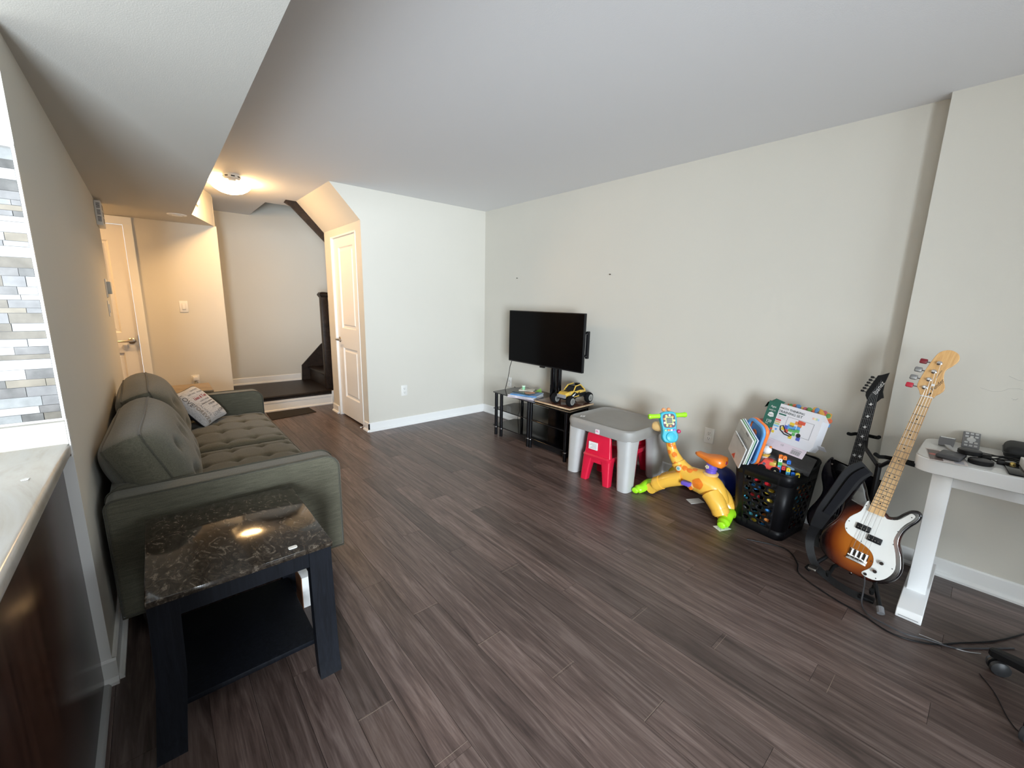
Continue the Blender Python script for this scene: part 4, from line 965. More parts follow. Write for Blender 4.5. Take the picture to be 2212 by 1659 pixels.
# ------------------------------------------------------------------ hamper of toys
hx, hy, hr = 2.905, .782, R_(-8)
hp = thing('toy_hamper', 'black plastic laundry hamper with oval holes full of toys', 'hamper', (hx, hy, 0), hr)
HB = M('hamper_black', (.006, .006, .0075), .42, spec=.22, noise=.1)
HH = .46
def hring(z, s):
    """perimeter point at length fraction s of the rounded rectangle at height z"""
    k = .83 + .17 * (z / HH) ** .8; hw, hd, r = .196 * k, .172 * k, .045
    segs = [('l', (hw, -hd + r), (hw, hd - r)), ('a', (hw - r, hd - r), 0), ('l', (hw - r, hd), (-hw + r, hd)), ('a', (-hw + r, hd - r), 90), ('l', (-hw, hd - r), (-hw, -hd + r)), ('a', (-hw + r, -hd + r), 180), ('l', (-hw + r, -hd), (hw - r, -hd)), ('a', (hw - r, -hd + r), 270)]
    # equal parameter share: sides by weight so columns line up at every height
    wts = [3, 1, 4, 1, 3, 1, 4, 1]; T = sum(wts); s = (s % 1) * T
    for sg, wt_ in zip(segs, wts):
        if s <= wt_:
            t = s / wt_
            if sg[0] == 'l': return (sg[1][0] + (sg[2][0] - sg[1][0]) * t, sg[1][1] + (sg[2][1] - sg[1][1]) * t)
            a = R_(sg[2] + 90 * t); return (sg[1][0] + r * math.cos(a), sg[1][1] + r * math.sin(a))
        s -= wt_
    return (hw, -hd + r)
def rim_dip(s):   # the rim rises at the two ends that carry the grips
    x, y = hring(HH, s); return .0 + .035 * max(0, x / .196) ** 3 + .035 * max(0, y / .172) ** 3
hm = MB(); T = 18
rows = [.060 + .033 * i for i in range(9)]           # hole rows start heights
def wall_cell(s0, s1, z0, z1, hole):
    def pt(u, v):
        s = s0 + (s1 - s0) * u; z = z0 + (z1 - z0) * v; x, y = hring(z, s); return (x, y, z)
    if not hole:
        n = 3; vs = [pt(i / n, v) for i in range(n + 1) for v in (0, 1)]
        hm.add(vs, [(2 * i, 2 * i + 2, 2 * i + 3, 2 * i + 1) for i in range(n)]); return
    K = 16; ou, inn = [], []
    for k in range(K):
        a = 2 * math.pi * k / K; c, s_ = math.cos(a), math.sin(a); q = max(abs(c), abs(s_)); ou.append(pt(.5 + .5 * c / q, .5 + .5 * s_ / q)); inn.append(pt(.5 + .35 * c, .5 + .38 * s_))
    hm.add(ou + inn, [(k, (k + 1) % K, K + (k + 1) % K, K + k) for k in range(K)])
SIDES = [(.25, 2.75, 3), (4.4, 7.6, 3), (9.25, 11.75, 3), (13.4, 16.6, 3)]     # perimeter span (in eighteenths) and hole columns
for a0, a1, ncol in SIDES:
    for i, z0 in enumerate(rows):
        z1 = z0 + .033; w_ = (a1 - a0) / (ncol + .5); off = (i % 2) * .5
        if off: wall_cell(a0 / T, (a0 + w_ * off) / T, z0, z1, False)
        for c in range(ncol): wall_cell((a0 + w_ * (c + off)) / T, (a0 + w_ * (c + 1 + off)) / T, z0, z1, i not in ())
        if not off: wall_cell((a0 + w_ * ncol) / T, a1 / T, z0, z1, False)
for a0, a1 in ((2.75, 4.4), (7.6, 9.25), (11.75, 13.4), (16.6, 18.25)):
    for k in range(8): wall_cell((a0 + (a1 - a0) * k / 8) / T, (a0 + (a1 - a0) * (k + 1) / 8) / T, rows[0], rows[-1] + .033, False)
N = 144
for k in range(N):
    s0, s1 = k / N, (k + 1) / N
    for z0, z1 in ((0, rows[0]),): hm.add([(*hring(z0, s0), z0), (*hring(z0, s1), z0), (*hring(z1, s1), z1), (*hring(z1, s0), z1)], [(0, 1, 2, 3)])
    zt0, zt1 = HH - .03 + rim_dip(s0), HH - .03 + rim_dip(s1); z0 = rows[-1] + .033
    hm.add([(*hring(z0, s0), z0), (*hring(z0, s1), z0), (*hring(HH, s1), zt1), (*hring(HH, s0), zt0)], [(0, 1, 2, 3)])
fin(hm, 'body', HB, hp, ang=60, solid=.004, weld=.0004)
fin(MB().tube([(*hring(HH, k / 72), HH - .03 + rim_dip(k / 72)) for k in range(72)], .0055, 8, closed=True), 'rim', HB, hp)
fin(MB().prism([hring(.004, k / 48) for k in range(48)], XY, .0, .005), 'bottom', HB, hp)
# toys inside, seen through the holes
TC = [('red', (.55, .02, .03)), ('blue', (.03, .22, .60)), ('white', (.70, .68, .66)), ('orange', (.65, .22, .05)), ('light blue', (.10, .50, .70)), ('dark grey', (.06, .06, .06)), ('tan', (.55, .35, .18)), ('yellow', (.70, .50, .05))]
rnd = random.Random(11)
hmI = Matrix.Translation((hx, hy, 0)) @ Matrix.Rotation(hr, 4, 'Z')
cnt = 0
proto = {}
for lay in range(6):
    zz = .035 + lay * .062
    k = .83 + .17 * ((zz) / HH) ** .8; hw, hd = .196 * k - .040, .172 * k - .040
    pts = [(-hw, hd), (-hw, hd * .33), (-hw, -hd * .33), (-hw, -hd), (-hw * .35, -hd), (hw * .35, -hd), (hw, -hd)]
    for qi, (px, py) in enumerate(pts):
        nm, cc = TC[rnd.choice((0, 0, 1, 1, 2, 3, 4, 5, 6, 7))]; mt = M('toy_' + nm.replace(' ', '_'), cc, .35)
        typ = rnd.choice(('block', 'ball', 'ring'))
        key = (typ, nm)
        if key not in proto:
            m = MB()
            if typ == 'block': m.rbox((-.026, -.026, -.022), (.026, .026, .022), .006)
            elif typ == 'ball': m.ball((0, 0, 0), .027, 14, 9)
            else: m.lathe([(.012, -.012), (.026, -.012), (.028, 0), (.026, .012), (.012, .012), (.010, 0), (.012, -.012)], (0, 0, 0), 'z', 16)
            o = fin(m, 'toy_' + typ, mt); proto[key] = o.data
        else:
            o = bpy.data.objects.new('toy_' + typ, proto[key]); col.objects.link(o)
        o.matrix_world = hmI @ Matrix.Translation((px, py, zz)) @ Euler((rnd.uniform(-.15, .15), rnd.uniform(-.15, .15), rnd.uniform(0, 3))).to_matrix().to_4x4()
        tag(o, 'small %s toy %s inside the hamper, %s layer, %s' % (nm, typ, ('lowest', 'second', 'third', 'fourth', 'fifth', 'top')[lay], ('far left', 'left middle', 'right of left middle', 'front corner', 'right side near corner', 'right side middle', 'far right')[qi]), 'toy', 'loose toys inside the hamper')

# ------------------------------------------------------------------ things sticking out of the hamper
def lay(m, mat_, nm, T_): return fin(m.xf(T_), nm, mat_)
mbx = frame((2.86, .738, .690), (-.286, -.957, -.053), (.223, -.12, .967)) @ Matrix.Scale(1.09, 4)
bx_ = thing('game_box', 'open white math training set box on top of the black hamper', 'box', mat=mbx)
BW, BH, BD = .300, .205, .065
WBOX = M('box_white', (.74, .74, .78), .35); GRNB = M('box_green', (.012, .13, .10), .35); PNK = M('box_pink', (.72, .62, .68), .4)
shell = MB().prism([(-BW / 2, -BH / 2), (BW / 2 - .012, -BH / 2), (BW / 2, -BH / 2 + .03), (BW / 2, BH / 2 - .035), (BW / 2 - .03, BH / 2), (-BW / 2, BH / 2)], XY, -BD, 0)
fin(shell, 'carton', WBOX, bx_)
fin(B((-BW / 2 - .0008, -BH / 2 - .0005, -BD), (-BW / 2 + .066, BH / 2 + .0008, .0006)), 'green_band', GRNB, bx_)
MULTI = [M('flap_%d' % i, c, .4) for i, c in enumerate(((.10, .28, .08), (.55, .12, .05), (.08, .22, .45), (.60, .32, .06), (.45, .10, .15)))]
fin(B((-BW / 2 + .066, BH / 2 - .001, -BD), (BW / 2 - .03, BH / 2 + .010, -BD + .004)), 'rear_flap', MULTI[1], bx_)
for i in range(9): fin(MB().lathe([(.0005, 0), (.012 + .004 * (i % 3), 0), (.011 + .004 * (i % 3), .0006), (.0005, .0006)], (-BW / 2 + .085 + .020 * i, BH / 2 + .002, -BD + .004), 'z', 9), 'flap_print', MULTI[i % 5], bx_)
fin(MB().prism([(.04, BH / 2), (.05, BH / 2 + .028), (.06, BH / 2 + .032), (.145, BH / 2 + .018), (.152, BH / 2 - .06), (.14, BH / 2 - .06)], XY, -BD - .004, -BD - .001), 'lid_flap', MULTI[3], bx_)
for i, (a, b) in enumerate(((.07, .018), (.09, .012), (.11, .014), (.13, .004), (.146, -.02), (.144, -.045))): fin(MB().lathe([(.0005, 0), (.013, 0), (.012, .0006), (.0005, .0006)], (a, BH / 2 + b, -BD - .001), 'z', 9), 'flap_print', MULTI[(i + 2) % 5], bx_)
fin(MB().prism([(-BW / 2 - .001, 0), (-BW / 2 + .066, 0), (-BW / 2 + .075, .012), (-BW / 2 + .02, .02), (-BW / 2 - .012, -.02), (-BW / 2 - .03, -.045), (-BW / 2 - .02, -.012)], lambda u, v, d: (u, v + BH / 2, d), -.02, -.018), 'torn_flap', GRNB, bx_)
fin(MB().rbox((-BW / 2 + .005, -.052, -.003), (BW / 2 - .02, 0, 0), .0008, 1, Matrix.Translation((0, -BH / 2, 0)) @ Matrix.Rotation(R_(-22), 4, 'X')), 'front_flap', PNK, bx_)
fin(MB().rbox((0, -.045, -.05), (.052, 0, -.048), .0008, 1, Matrix.Translation((BW / 2 - .015, -BH / 2 + .004, 0)) @ Matrix.Rotation(R_(60), 4, 'X')), 'side_flap', WBOX, bx_)
T2 = lambda x, y: Matrix.Translation((x, y, .0008))
text('MATH THINKING', .0165, M('ink_green', (.03, .05, .05), .5), bx_, T2(-.012, .079), 'print', .0002, sx=1.05)
text('TRAINING SET', .0195, M('ink_green', (.03, .05, .05), .5), bx_, T2(-.016, .060), 'print', .0002, sx=1.05)
fin(MB().prism(rrect(-.076, .041, -.034, .049, .003), XY, .0002, .0009), 'title_pill', GRNB, bx_)
for k in range(2): fin(B((-.078, .030 - .008 * k, .0002), (-.035, .0325 - .008 * k, .0008)), 'print_line', M('ink_pale', (.5, .5, .52), .5), bx_)
for i, c in enumerate(((.62, .08, .10), (.75, .42, .22), (.45, .60, .30), (.20, .50, .75))):
    fin(MB().prism(rrect(-.082, .006 - .012 * i, -.052, .015 - .012 * i, .003), XY, .0002, .001), 'colour_bar', M('bar_%d' % i, c, .5), bx_)
text('Ages', .016, PAPER, bx_, Matrix.Translation((-.117, .074, .0012)), 'print', .0002); text('AGES 3+', .011, PAPER, bx_, Matrix.Translation((-.117, .052, .0012)), 'print', .0002)
fin(MB().prism([(-.135, .018), (-.13, .036), (-.117, .042), (-.104, .036), (-.099, .018), (-.117, .012)], XY, .0006, .0012), 'badge', PAPER, bx_)
text('MATH', .009, GRNB, bx_, Matrix.Translation((-.117, .025, .0018)), 'print', .0002); text('120', .022, PAPER, bx_, Matrix.Translation((-.117, -.012, .0012)), 'print', .0004); text('PCS', .010, PAPER, bx_, Matrix.Translation((-.124, -.027, .0012)), 'print', .0002)
for i, (tri, c) in enumerate((([(-.149, -.04), (-.130, -.035), (-.149, -.065)], (.35, .55, .12)), ([(-.130, -.035), (-.086, -.06), (-.14, -.066)], (.12, .38, .68)), ([(-.149, -.068), (-.086, -.062), (-.086, -.1), (-.149, -.1)], (.65, .08, .18)))):
    fin(MB().prism(tri, XY, .0005, .0013), 'band_print', M('tri_%d' % i, c, .5), bx_)
lp_ = MB()
for a, b in (((-.022, -.045), (.118, -.045)), ((.118, -.045), (.118, .042)), ((.118, .042), (-.022, .042)), ((-.022, .042), (-.022, -.045))):
    lp_.box((min(a[0], b[0]) - .0012, min(a[1], b[1]) - .0012, .0002), (max(a[0], b[0]) + .0012, max(a[1], b[1]) + .0012, .0009))
fin(lp_, 'picture_frame', M('ink_pale2', (.38, .38, .42), .5), bx_)
LC = {'r': (.68, .10, .06), 'o': (.75, .25, .08), 'y': (.78, .58, .05), 'b': (.10, .35, .75), 'n': (.08, .12, .5), 'g': (.12, .45, .12)}
for x_, y_, s_, c in ((.048, .030, .020, 'r'), (.066, .030, .018, 'r'), (.034, .022, .018, 'o'), (.052, .014, .02, 'o'), (.012, .006, .024, 'y'), (.004, -.008, .022, 'b'), (.026, -.008, .022, 'b'), (.050, -.002, .018, 'b'), (-.012, -.016, .02, 'n'), (.012, -.024, .02, 'g'), (.034, -.022, .02, 'g'), (.052, -.018, .018, 'g'), (-.026, -.028, .018, 'y'), (-.006, -.036, .02, 'r'), (.036, -.042, .016, 'g'), (.024, -.062, .018, 'y'), (.066, -.058, .02, 'n'), (-.088, -.05, .012, 'r'), (-.062, -.044, .01, 'b'), (-.074, -.062, .014, 'y')):
    fin(B((x_ - s_ / 2, y_ - s_ / 2, .0003), (x_ + s_ / 2, y_ + s_ / 2, .0012)), 'picture_block', M('pic_' + c, LC[c], .5), bx_)
fin(MB().tube([(-.044, -.02, .001), (-.03, -.012, .001), (-.005, -.045, .001), (.03, -.05, .001), (.02, -.058, .001), (-.01, -.056, .001), (-.038, -.04, .001)], .0035, 5, closed=True, sx=.3), 'picture_track', INK, bx_)
fin(MB().lathe([(.0005, .0003), (.012, .0003), (.0115, .0016), (.0005, .0016)], (.062, -.040, 0), 'z', 14), 'picture_wheel', INK, bx_)
for i, c in enumerate(('o', 'y', 'g', 'b')): fin(MB().prism(rrect(.098 + .009 * i, .066, .105 + .009 * i, .078, .002), XY, .0002, .001), 'logo_mark', M('logo_' + c, tuple(.4 + .6 * v for v in LC[c]), .5), bx_)
FL = Matrix.Translation((0, -BH / 2, 0)) @ Matrix.Rotation(R_(-22), 4, 'X')
text('CE', .014, M('ink_soft', (.3, .3, .3), .6), bx_, FL @ Matrix.Translation((.005, -.016, .0006)), 'print', .0002)
for k in range(14): fin(MB().box((.062 + .0035 * k, -.044, .0001), (.062 + .0035 * k + (.0022 if k % 3 else .0012), -.020, .0008)).xf(FL), 'barcode', M('ink_soft', (.3, .3, .3), .6), bx_)
fin(MB().box((.06, -.016, .0001), (.112, -.0135, .0008)).xf(FL), 'print_line', M('ink_soft', (.3, .3, .3), .6), bx_)
for k in range(4): fin(MB().box((-.13, -.012 - .008 * k, .0001), (-.045, -.0105 - .008 * k, .0008)).xf(FL), 'print_line', M('ink_rose', (.5, .42, .46), .6), bx_)

gm = thing('game_board', 'dark grey checked puzzle box with cartoon print lying in the hamper under the white box', 'box', mat=frame((2.915, .74, .486), (.12, -.96, -.22), (.90, .16, .12)))
fin(RB((-.145, -.125, -.022), (.145, .10, .004), .003), 'carton', M('board_grey', (.06, .06, .065), .5, noise=.2, nscale=60), gm)
fin(MB().prism(rrect(-.02, -.024, .03, .0, .01), lambda u, v, d: (u, d, v), -.1256, -.1245), 'print_patch', M('patch_peach', (.6, .34, .2), .5), gm)
fin(MB().prism(rrect(.025, -.022, .07, -.006, .007), lambda u, v, d: (u, d, v), -.1256, -.1245), 'print_patch', M('patch_blue', (.3, .45, .58), .5), gm)

def std_book(label, x, y, z, w_, h_, t_, c, lean, mtl=None):
    T_ = frame((x, y, z), (-.624, -.655, -.426), (-.31, -.293, .905))
    t = thing('board_book', label, 'book', mat=T_)
    fin(RB((-w_ / 2, -h_ / 2, -t_), (w_ / 2 - .002, h_ / 2 - .001, 0), .0005, 1), 'pages', M('page_edges', (.74, .73, .70), .7), t)
    cm_ = mtl or M('cov_%s' % label[:12].replace(' ', '_'), c, .35, noise=.08, nscale=20)
    fin(MB().prism(rrect(-w_ / 2 - .001, -h_ / 2 - .001, w_ / 2, h_ / 2, .006, 3), XY, 0, .0015), 'front_cover', cm_, t)
    fin(MB().prism(rrect(-w_ / 2 - .001, -h_ / 2 - .001, w_ / 2, h_ / 2, .006, 3), XY, -t_ - .0015, -t_), 'back_cover', cm_, t)
    return t
b1 = std_book('grey white board book with printed text standing frontmost at the left of the hamper', 2.70, .935, .563, .195, .20, .008, (.60, .60, .58), 22)
for k in range(12): fin(B((-.055, .065 - .011 * k, .0016), (.055 - .02 * (k % 3), .068 - .011 * k, .0021)), 'print_line', M('ink_soft', (.3, .3, .3), .6), b1)
fin(B((.01, .078, .0016), (.045, .096, .0021)), 'print_stamp', M('ink_soft', (.3, .3, .3), .6), b1)
std_book('green edged board book second in the row at the left of the hamper', 2.709, .926, .566, .195, .205, .006, (.12, .42, .16), 21)
std_book('blue board book last in the row at the left of the hamper', 2.718, .918, .566, .20, .205, .008, (.06, .18, .5), 22)
sp_ = std_book('spiral bound white booklet leaning out over the left rim of the hamper', 2.69, .952, .512, .17, .16, .004, (.62, .61, .6), 28)
for k in range(11): fin(MB().tube([(-.047 + .0095 * k, .072, -.006), (-.047 + .0095 * k, .080, 0), (-.047 + .0095 * k, .072, .005)], .0012, 5), 'spiral_wire', BLACKM, sp_)
fin(MB().prism([(-.03, -.07), (0, -.03), (.01, -.072)], XY, .0016, .0022), 'red_print', M('pic_r', LC['r'], .5), sp_)
# orange and blue play tablet frame
pf = thing('play_tablet', 'orange and blue rounded toy tablet standing in the hamper beside the books', 'toy', mat=frame((2.742, .885, .575), (-.56, -.78, -.28), (-.18, -.22, .955)))
def ring_prism(o_, i_, z0, z1, nm, mt, par):
    n = len(o_); vs = [(*p, z0) for p in o_] + [(*p, z0) for p in i_] + [(*p, z1) for p in o_] + [(*p, z1) for p in i_]; fs = []
    for k in range(n):
        j = (k + 1) % n
        fs += [(k, j, n + j, n + k), (2 * n + k, 2 * n + j, 3 * n + j, 3 * n + k), (k, j, 2 * n + j, 2 * n + k), (n + k, n + j, 3 * n + j, 3 * n + k)]
    return fin(MB().add(vs, fs), nm, mt, par, bev=.004)
FO, FI = rrect(-.085, -.14, .085, .14, .05, 6), rrect(-.06, -.115, .06, .115, .03, 6)
ring_prism(FO, FI, -.02, 0, 'orange_shell', M('frame_orange', (.85, .20, .04), .3), pf); ring_prism(rrect(-.083, -.138, .083, .138, .05, 6), rrect(-.064, -.119, .064, .119, .033, 6), 0, .016, 'blue_shell', M('frame_blue', (.12, .33, .65), .35), pf)
fin(MB().prism(rrect(-.062, -.117, .062, .117, .03, 6), XY, -.012, -.006), 'panel', M('frame_blue2', (.16, .40, .72), .4), pf)
for a, b in ((-.02, .05), (.02, .0), (-.02, -.05)): fin(MB().lathe([(.001, 0), (.022, 0), (.018, .006), (.001, .008)], (a, b, -.006), 'z', 14), 'orange_star', M('frame_orange', (.85, .20, .04), .3), pf)
tag(fin(RB((-.03, -.05, -.06), (.03, .05, .06), .008), 'red_case', M('case_red', (.25, .01, .015), .4), None, (2.93, .895, .62), (R_(-15), 0, R_(10))), 'dark red case corner showing between the orange toy tablet and the white box', 'case')
# little animal rattle
rt_ = thing('rattle_giraffe', 'small white and yellow toy animal standing in the hamper beside the orange toy tablet', 'toy', (2.795, .825, .40))
fin(MB().tube([(0, 0, 0), (0, 0, .06), (0, -.004, .10)], [.026, .022, .02], 14), 'body', PAPER, rt_); fin(MB().ball((0, -.006, .125), .027, 16, 10), 'head', PAPER, rt_); fin(MB().tube([(0, -.004, .085), (0, -.005, .10)], .0235, 14), 'yellow_collar', YEL, rt_)
for s in (-1, 1): fin(MB().ball((-.004, -.006 + s * .02, .148), .008, 8, 6), 'ear', GO, rt_)
fin(MB().ball((-.025, .006, .128), .003, 6, 5), 'eye', INK, rt_); fin(MB().ball((-.024, 0, .06), .003, 6, 5), 'spot', INK, rt_)
# red toy car
tc_ = thing('toy_car', 'red toy car with black wheel on the pile in the hamper', 'toy car', (2.765, .785, .405), R_(-80))
CR = M('car_red', (.75, .09, .07), .3)
fin(MB().prism([(-.055, .015), (.055, .015), (.058, .04), (.03, .045), (.015, .075), (-.03, .075), (-.045, .045), (-.058, .04)], XZ, -.03, .03), 'body', CR, tc_, bev=.005)
fin(RB((.0, -.032, .045), (.035, .032, .07), .006), 'yellow_hood', YEL, tc_)
for sx in (-.034, .036):
    for sy in (-.034, .034):
        wl = fin(MB().lathe([(.001, -.008), (.018, -.008), (.022, -.004), (.022, .004), (.018, .008), (.001, .008)], (sx, sy, .022), 'y', 18), 'wheel', TYRE, tc_); fin(MB().lathe([(.001, -.010), (.006, -.010), (.006, .010), (.001, .010)], (sx, sy, .022), 'y', 10), 'hub', M('hub_cream', (.75, .7, .5), .4), wl)
for sy in (-.0305, .0305): fin(MB().lathe([(.0005, -.001), (.009, -.001), (.009, .001), (.0005, .001)], (-.025, sy, .05), 'y', 6), 'window', M('win_grey', (.12, .10, .14), .4), tc_)
# linking cubes
CUBE = {}
def cube(cname, c, p, rz, lab):
    if cname not in CUBE:
        m = MB().rbox((-.0105, -.0105, -.0105), (.0105, .0105, .0105), .0015, 1); o = fin(m, 'linking_cube', M('cube_' + cname, c, .3))
        fin(MB().lathe([(.0005, .0105), (.005, .0105), (.005, .0135), (.0005, .0135)], (0, 0, 0), 'z', 8), 'stud', M('cube_' + cname, c, .3), o)
        for s, ax in ((-1, 'x'), (-1, 'y')): fin(MB().lathe([(.0005, s * .0105), (.003, s * .0105), (.003, s * .0108), (.0005, s * .0108)], (0, 0, 0), ax, 8), 'dot', INK, o)
        CUBE[cname] = o
    else: o = copytree(CUBE[cname])
    o.location = p; o.rotation_euler = (0, 0, R_(rz)); tag(o, lab, 'cube', 'linking cubes on the hamper pile')
cz = .425
tower = [('blue', (.02, .15, .62)), ('sky', (.10, .45, .75)), ('green', (.08, .42, .08)), ('white', (.75, .75, .75)), ('orange', (.85, .22, .03))]
CW = dict(tower); CW['yellow'] = (.80, .60, .04); CW['red'] = (.65, .04, .05)
for i, nm in enumerate(('blue', 'sky', 'green', 'white', 'orange')):
    cube(nm, CW[nm], (2.775, .735, cz + .0213 * i), 20, '%s linking cube, %s of the cube tower on the hamper pile' % (nm, ('lowest', 'second up', 'third up', 'fourth up', 'topmost')[i]))
for nm, dx, dy, dz, lab in (('orange', -.004, -.022, .085, 'orange linking cube stuck to the side of the tower top'), ('blue', 0, -.044, .064, 'blue linking cube to the right of the tower'), ('yellow', -.01, -.05, .0213, 'yellow linking cube right of the tower over a sky blue one'),
                            ('sky', -.01, -.05, 0, 'sky blue linking cube low to the right of the tower'), ('red', -.004, -.024, .0213, 'red linking cube wedged against the tower foot'), ('yellow', -.01, -.10, .004, 'yellow linking cube alone at the right of the hamper pile'), ('green', -.006, .024, .0, 'green linking cube left of the tower foot'), ('blue', -.006, -.075, .0, 'blue linking cube flat beside the lone yellow one')):
    cube(nm, CW[nm], (2.775 + dx, .735 + dy, cz + dz), 20, lab)
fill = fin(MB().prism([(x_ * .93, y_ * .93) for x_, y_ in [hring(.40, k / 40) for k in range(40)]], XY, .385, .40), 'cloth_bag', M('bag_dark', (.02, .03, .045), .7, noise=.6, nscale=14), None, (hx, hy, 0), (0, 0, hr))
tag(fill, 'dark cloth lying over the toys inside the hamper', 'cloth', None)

# ------------------------------------------------------------------ guitars
def yframe(o, y, x):
    y = Vector(y).normalized(); x = Vector(x); x = (x - y * x.dot(y)).normalized(); z = x.cross(y)
    m = Matrix((x, y, z)).transposed().to_4x4(); m.translation = o
    return m
def burst():
    """three colour sunburst: amber middle, red brown ring, black rim, laid out over the body plan"""
    m = bpy.data.materials.new('sunburst'); m.use_nodes = True; nt = m.node_tree; b = nt.nodes['Principled BSDF']; L = nt.links.new
    tc = node(nt, 'ShaderNodeTexCoord'); mp = node(nt, 'ShaderNodeMapping', vector_type='POINT')
    mp.inputs['Location'].default_value = (.005 / .155, -.165 / .212, 0); mp.inputs['Scale'].default_value = (1 / .155, 1 / .212, 0); L(tc.outputs['Object'], mp.inputs[0])
    ln = node(nt, 'ShaderNodeVectorMath', operation='LENGTH'); L(mp.outputs[0], ln.inputs[0])
    r = ramp(nt, [(.0, (.42, .14, .02)), (.42, (.38, .11, .014)), (.64, (.20, .045, .007)), (.80, (.06, .010, .004)), (.95, (.005, .003, .003))]); L(ln.outputs['Value'], r.inputs[0]); L(r.outputs[0], b.inputs['Base Color'])
    b.inputs['Roughness'].default_value = .12; b.inputs['Coat Weight'].default_value = .6; b.inputs['Coat Roughness'].default_value = .03
    return m
def guitar_body(outl, th, mat_, par, center):
    n = len(outl); m = MB()
    area_ = sum(outl[k][0] * outl[(k + 1) % n][1] - outl[(k + 1) % n][0] * outl[k][1] for k in range(n)); sg = 1 if area_ > 0 else -1
    nr_ = []
    for k in range(n):
        t = Vector((outl[(k + 1) % n][0] - outl[k - 1][0], outl[(k + 1) % n][1] - outl[k - 1][1])).normalized(); nr_.append((-t.y * sg, t.x * sg))
    seq = [(.013, -th), (.006, -th + .002), (.002, -th + .006), (0, -th + .012), (0, -.012), (.002, -.006), (.006, -.002), (.013, 0)]
    rings = [[(outl[k][0] + nr_[k][0] * d, outl[k][1] + nr_[k][1] * d, z) for k in range(n)] for d, z in seq]
    return fin(m.loft(rings), 'body', mat_, par, ang=50)
MAPLE = wood('maple', (.48, .27, .11), (.62, .38, .17), (.70, .46, .23), (30, 3, 30), .3, False, .02); MAPLE2 = wood('maple_head', (.52, .28, .10), (.66, .38, .15), (.72, .45, .20), (30, 3, 30), .25, False, .02)
bass = thing('bass_guitar', 'sunburst electric bass with white pickguard and maple neck on a stand', 'bass guitar', mat=yframe((2.525, .295, .088), Vector((2.80, .148, 1.198)) - Vector((2.525, .295, .088)), (0, -1, 0)))
bo = [(0, .0), (.09, .006), (.145, .045), (.163, .11), (.145, .18), (.118, .235), (.116, .285), (.128, .325), (.143, .355), (.150, .388), (.134, .409), (.107, .402), (.086, .374), (.070, .347), (.047, .335), (.03, .345), (-.03, .36), (-.052, .385), (-.072, .425), (-.098, .462), (-.125, .468), (-.145, .44), (-.148, .38), (-.130, .30), (-.132, .235), (-.158, .17), (-.166, .105), (-.145, .045), (-.085, .008)]
bol = [tuple(p) for p in catmull([(a, b, 0) for a, b in bo], 4)]; bol = [(p[0], p[1]) for p in bol]
guitar_body(bol, .042, burst(), bass, (-.005, .2))
pg = [(-.028, .352), (-.042, .372), (-.050, .36), (-.056, .31), (-.085, .262), (-.092, .215), (-.07, .18), (-.02, .165), (.03, .148), (.056, .115), (.058, .07), (.035, .03), (.055, .018), (.095, .025), (.125, .06), (.137, .115), (.118, .18), (.094, .235), (.096, .29), (.107, .328), (.122, .358), (.128, .382), (.112, .388), (.098, .366), (.078, .336), (.045, .322), (.03, .33)]
pgl = [(p.x, p.y) for p in catmull([(a, b, 0) for a, b in pg], 3)]
fin(MB().prism(pgl, XY, .0005, .003), 'pickguard', M('pickguard_white', (.80, .80, .77), .2), bass, bev=.0008, bseg=1)
for a, b in ((-.045, .345), (-.082, .24), (-.08, .20), (-.01, .17), (.052, .10), (.045, .03), (.09, .033), (.128, .11), (.098, .22), (.095, .285), (.118, .372), (.06, .33)): fin(MB().lathe([(.0003, .003), (.0028, .003), (.002, .0038), (.0003, .0038)], (a, b, 0), 'z', 8), 'screw', M('screw_dark', (.12, .12, .12), .3, metal=.8), bass)
for u0, v0 in ((-.050, .222), (.004, .190)):
    pk = fin(RB((u0, v0, .002), (u0 + .056, v0 + .030, .013), .003), 'pickup', BLACKP, bass)
    for k in range(4): fin(MB().lathe([(.0003, .013), (.0025, .013), (.0022, .0142), (.0003, .0142)], (u0 + .009 + .0115 * k, v0 + .012, 0), 'z', 8), 'pole_piece', STEEL, pk)
bgd = fin(RB((-.040, .068, 0), (.040, .088, .004), .001), 'bridge', CHROME, bass)
for k in range(4):
    u = -.0285 + .019 * k; sd2 = fin(MB().tube([(u, .088, .008), (u, .118, .008)], .006, 8), 'saddle_barrel', CHROME, bgd)
fin(RB((-.040, .064, 0), (.040, .069, .014), .001), 'bridge_lip', CHROME, bgd); fin(B((-.038, .088, 0), (.038, .12, .0025)), 'bridge_plate', CHROME, bgd)
for a, b in ((.088, .115), (.078, .065)):
    kn = fin(MB().lathe([(.0005, .003), (.0105, .003), (.0095, .018), (.008, .020), (.0005, .020)], (a, b, 0), 'z', 18), 'knob', CHROME, bass)
fin(MB().lathe([(.0005, .003), (.008, .003), (.007, .008), (.0005, .008)], (.05, .03, 0), 'z', 12), 'jack', CHROME, bass)
nk = MB(); rings = []
for v, hw in ((.325, .0305), (.5, .0275), (.7, .0245), (.93, .0205)): rings.append([(-hw, v, .018), (hw, v, .018), (hw, v, .010), (hw * .75, v, -.004), (0, v, -.009), (-hw * .75, v, -.004), (-hw, v, .010)])
fin(nk.loft(rings), 'neck', MAPLE, bass, ang=40)
NUT, SCL = .93, .835
for k in range(1, 21):
    v = NUT - SCL * (1 - 2 ** (-k / 12)); hw = .0205 + (.93 - v) / .605 * .010
    fin(B((-hw, v - .0014, .0178), (hw, v + .0014, .0188)), 'fret', M('fret_dark', (.10, .085, .07), .3, metal=.6), bass)
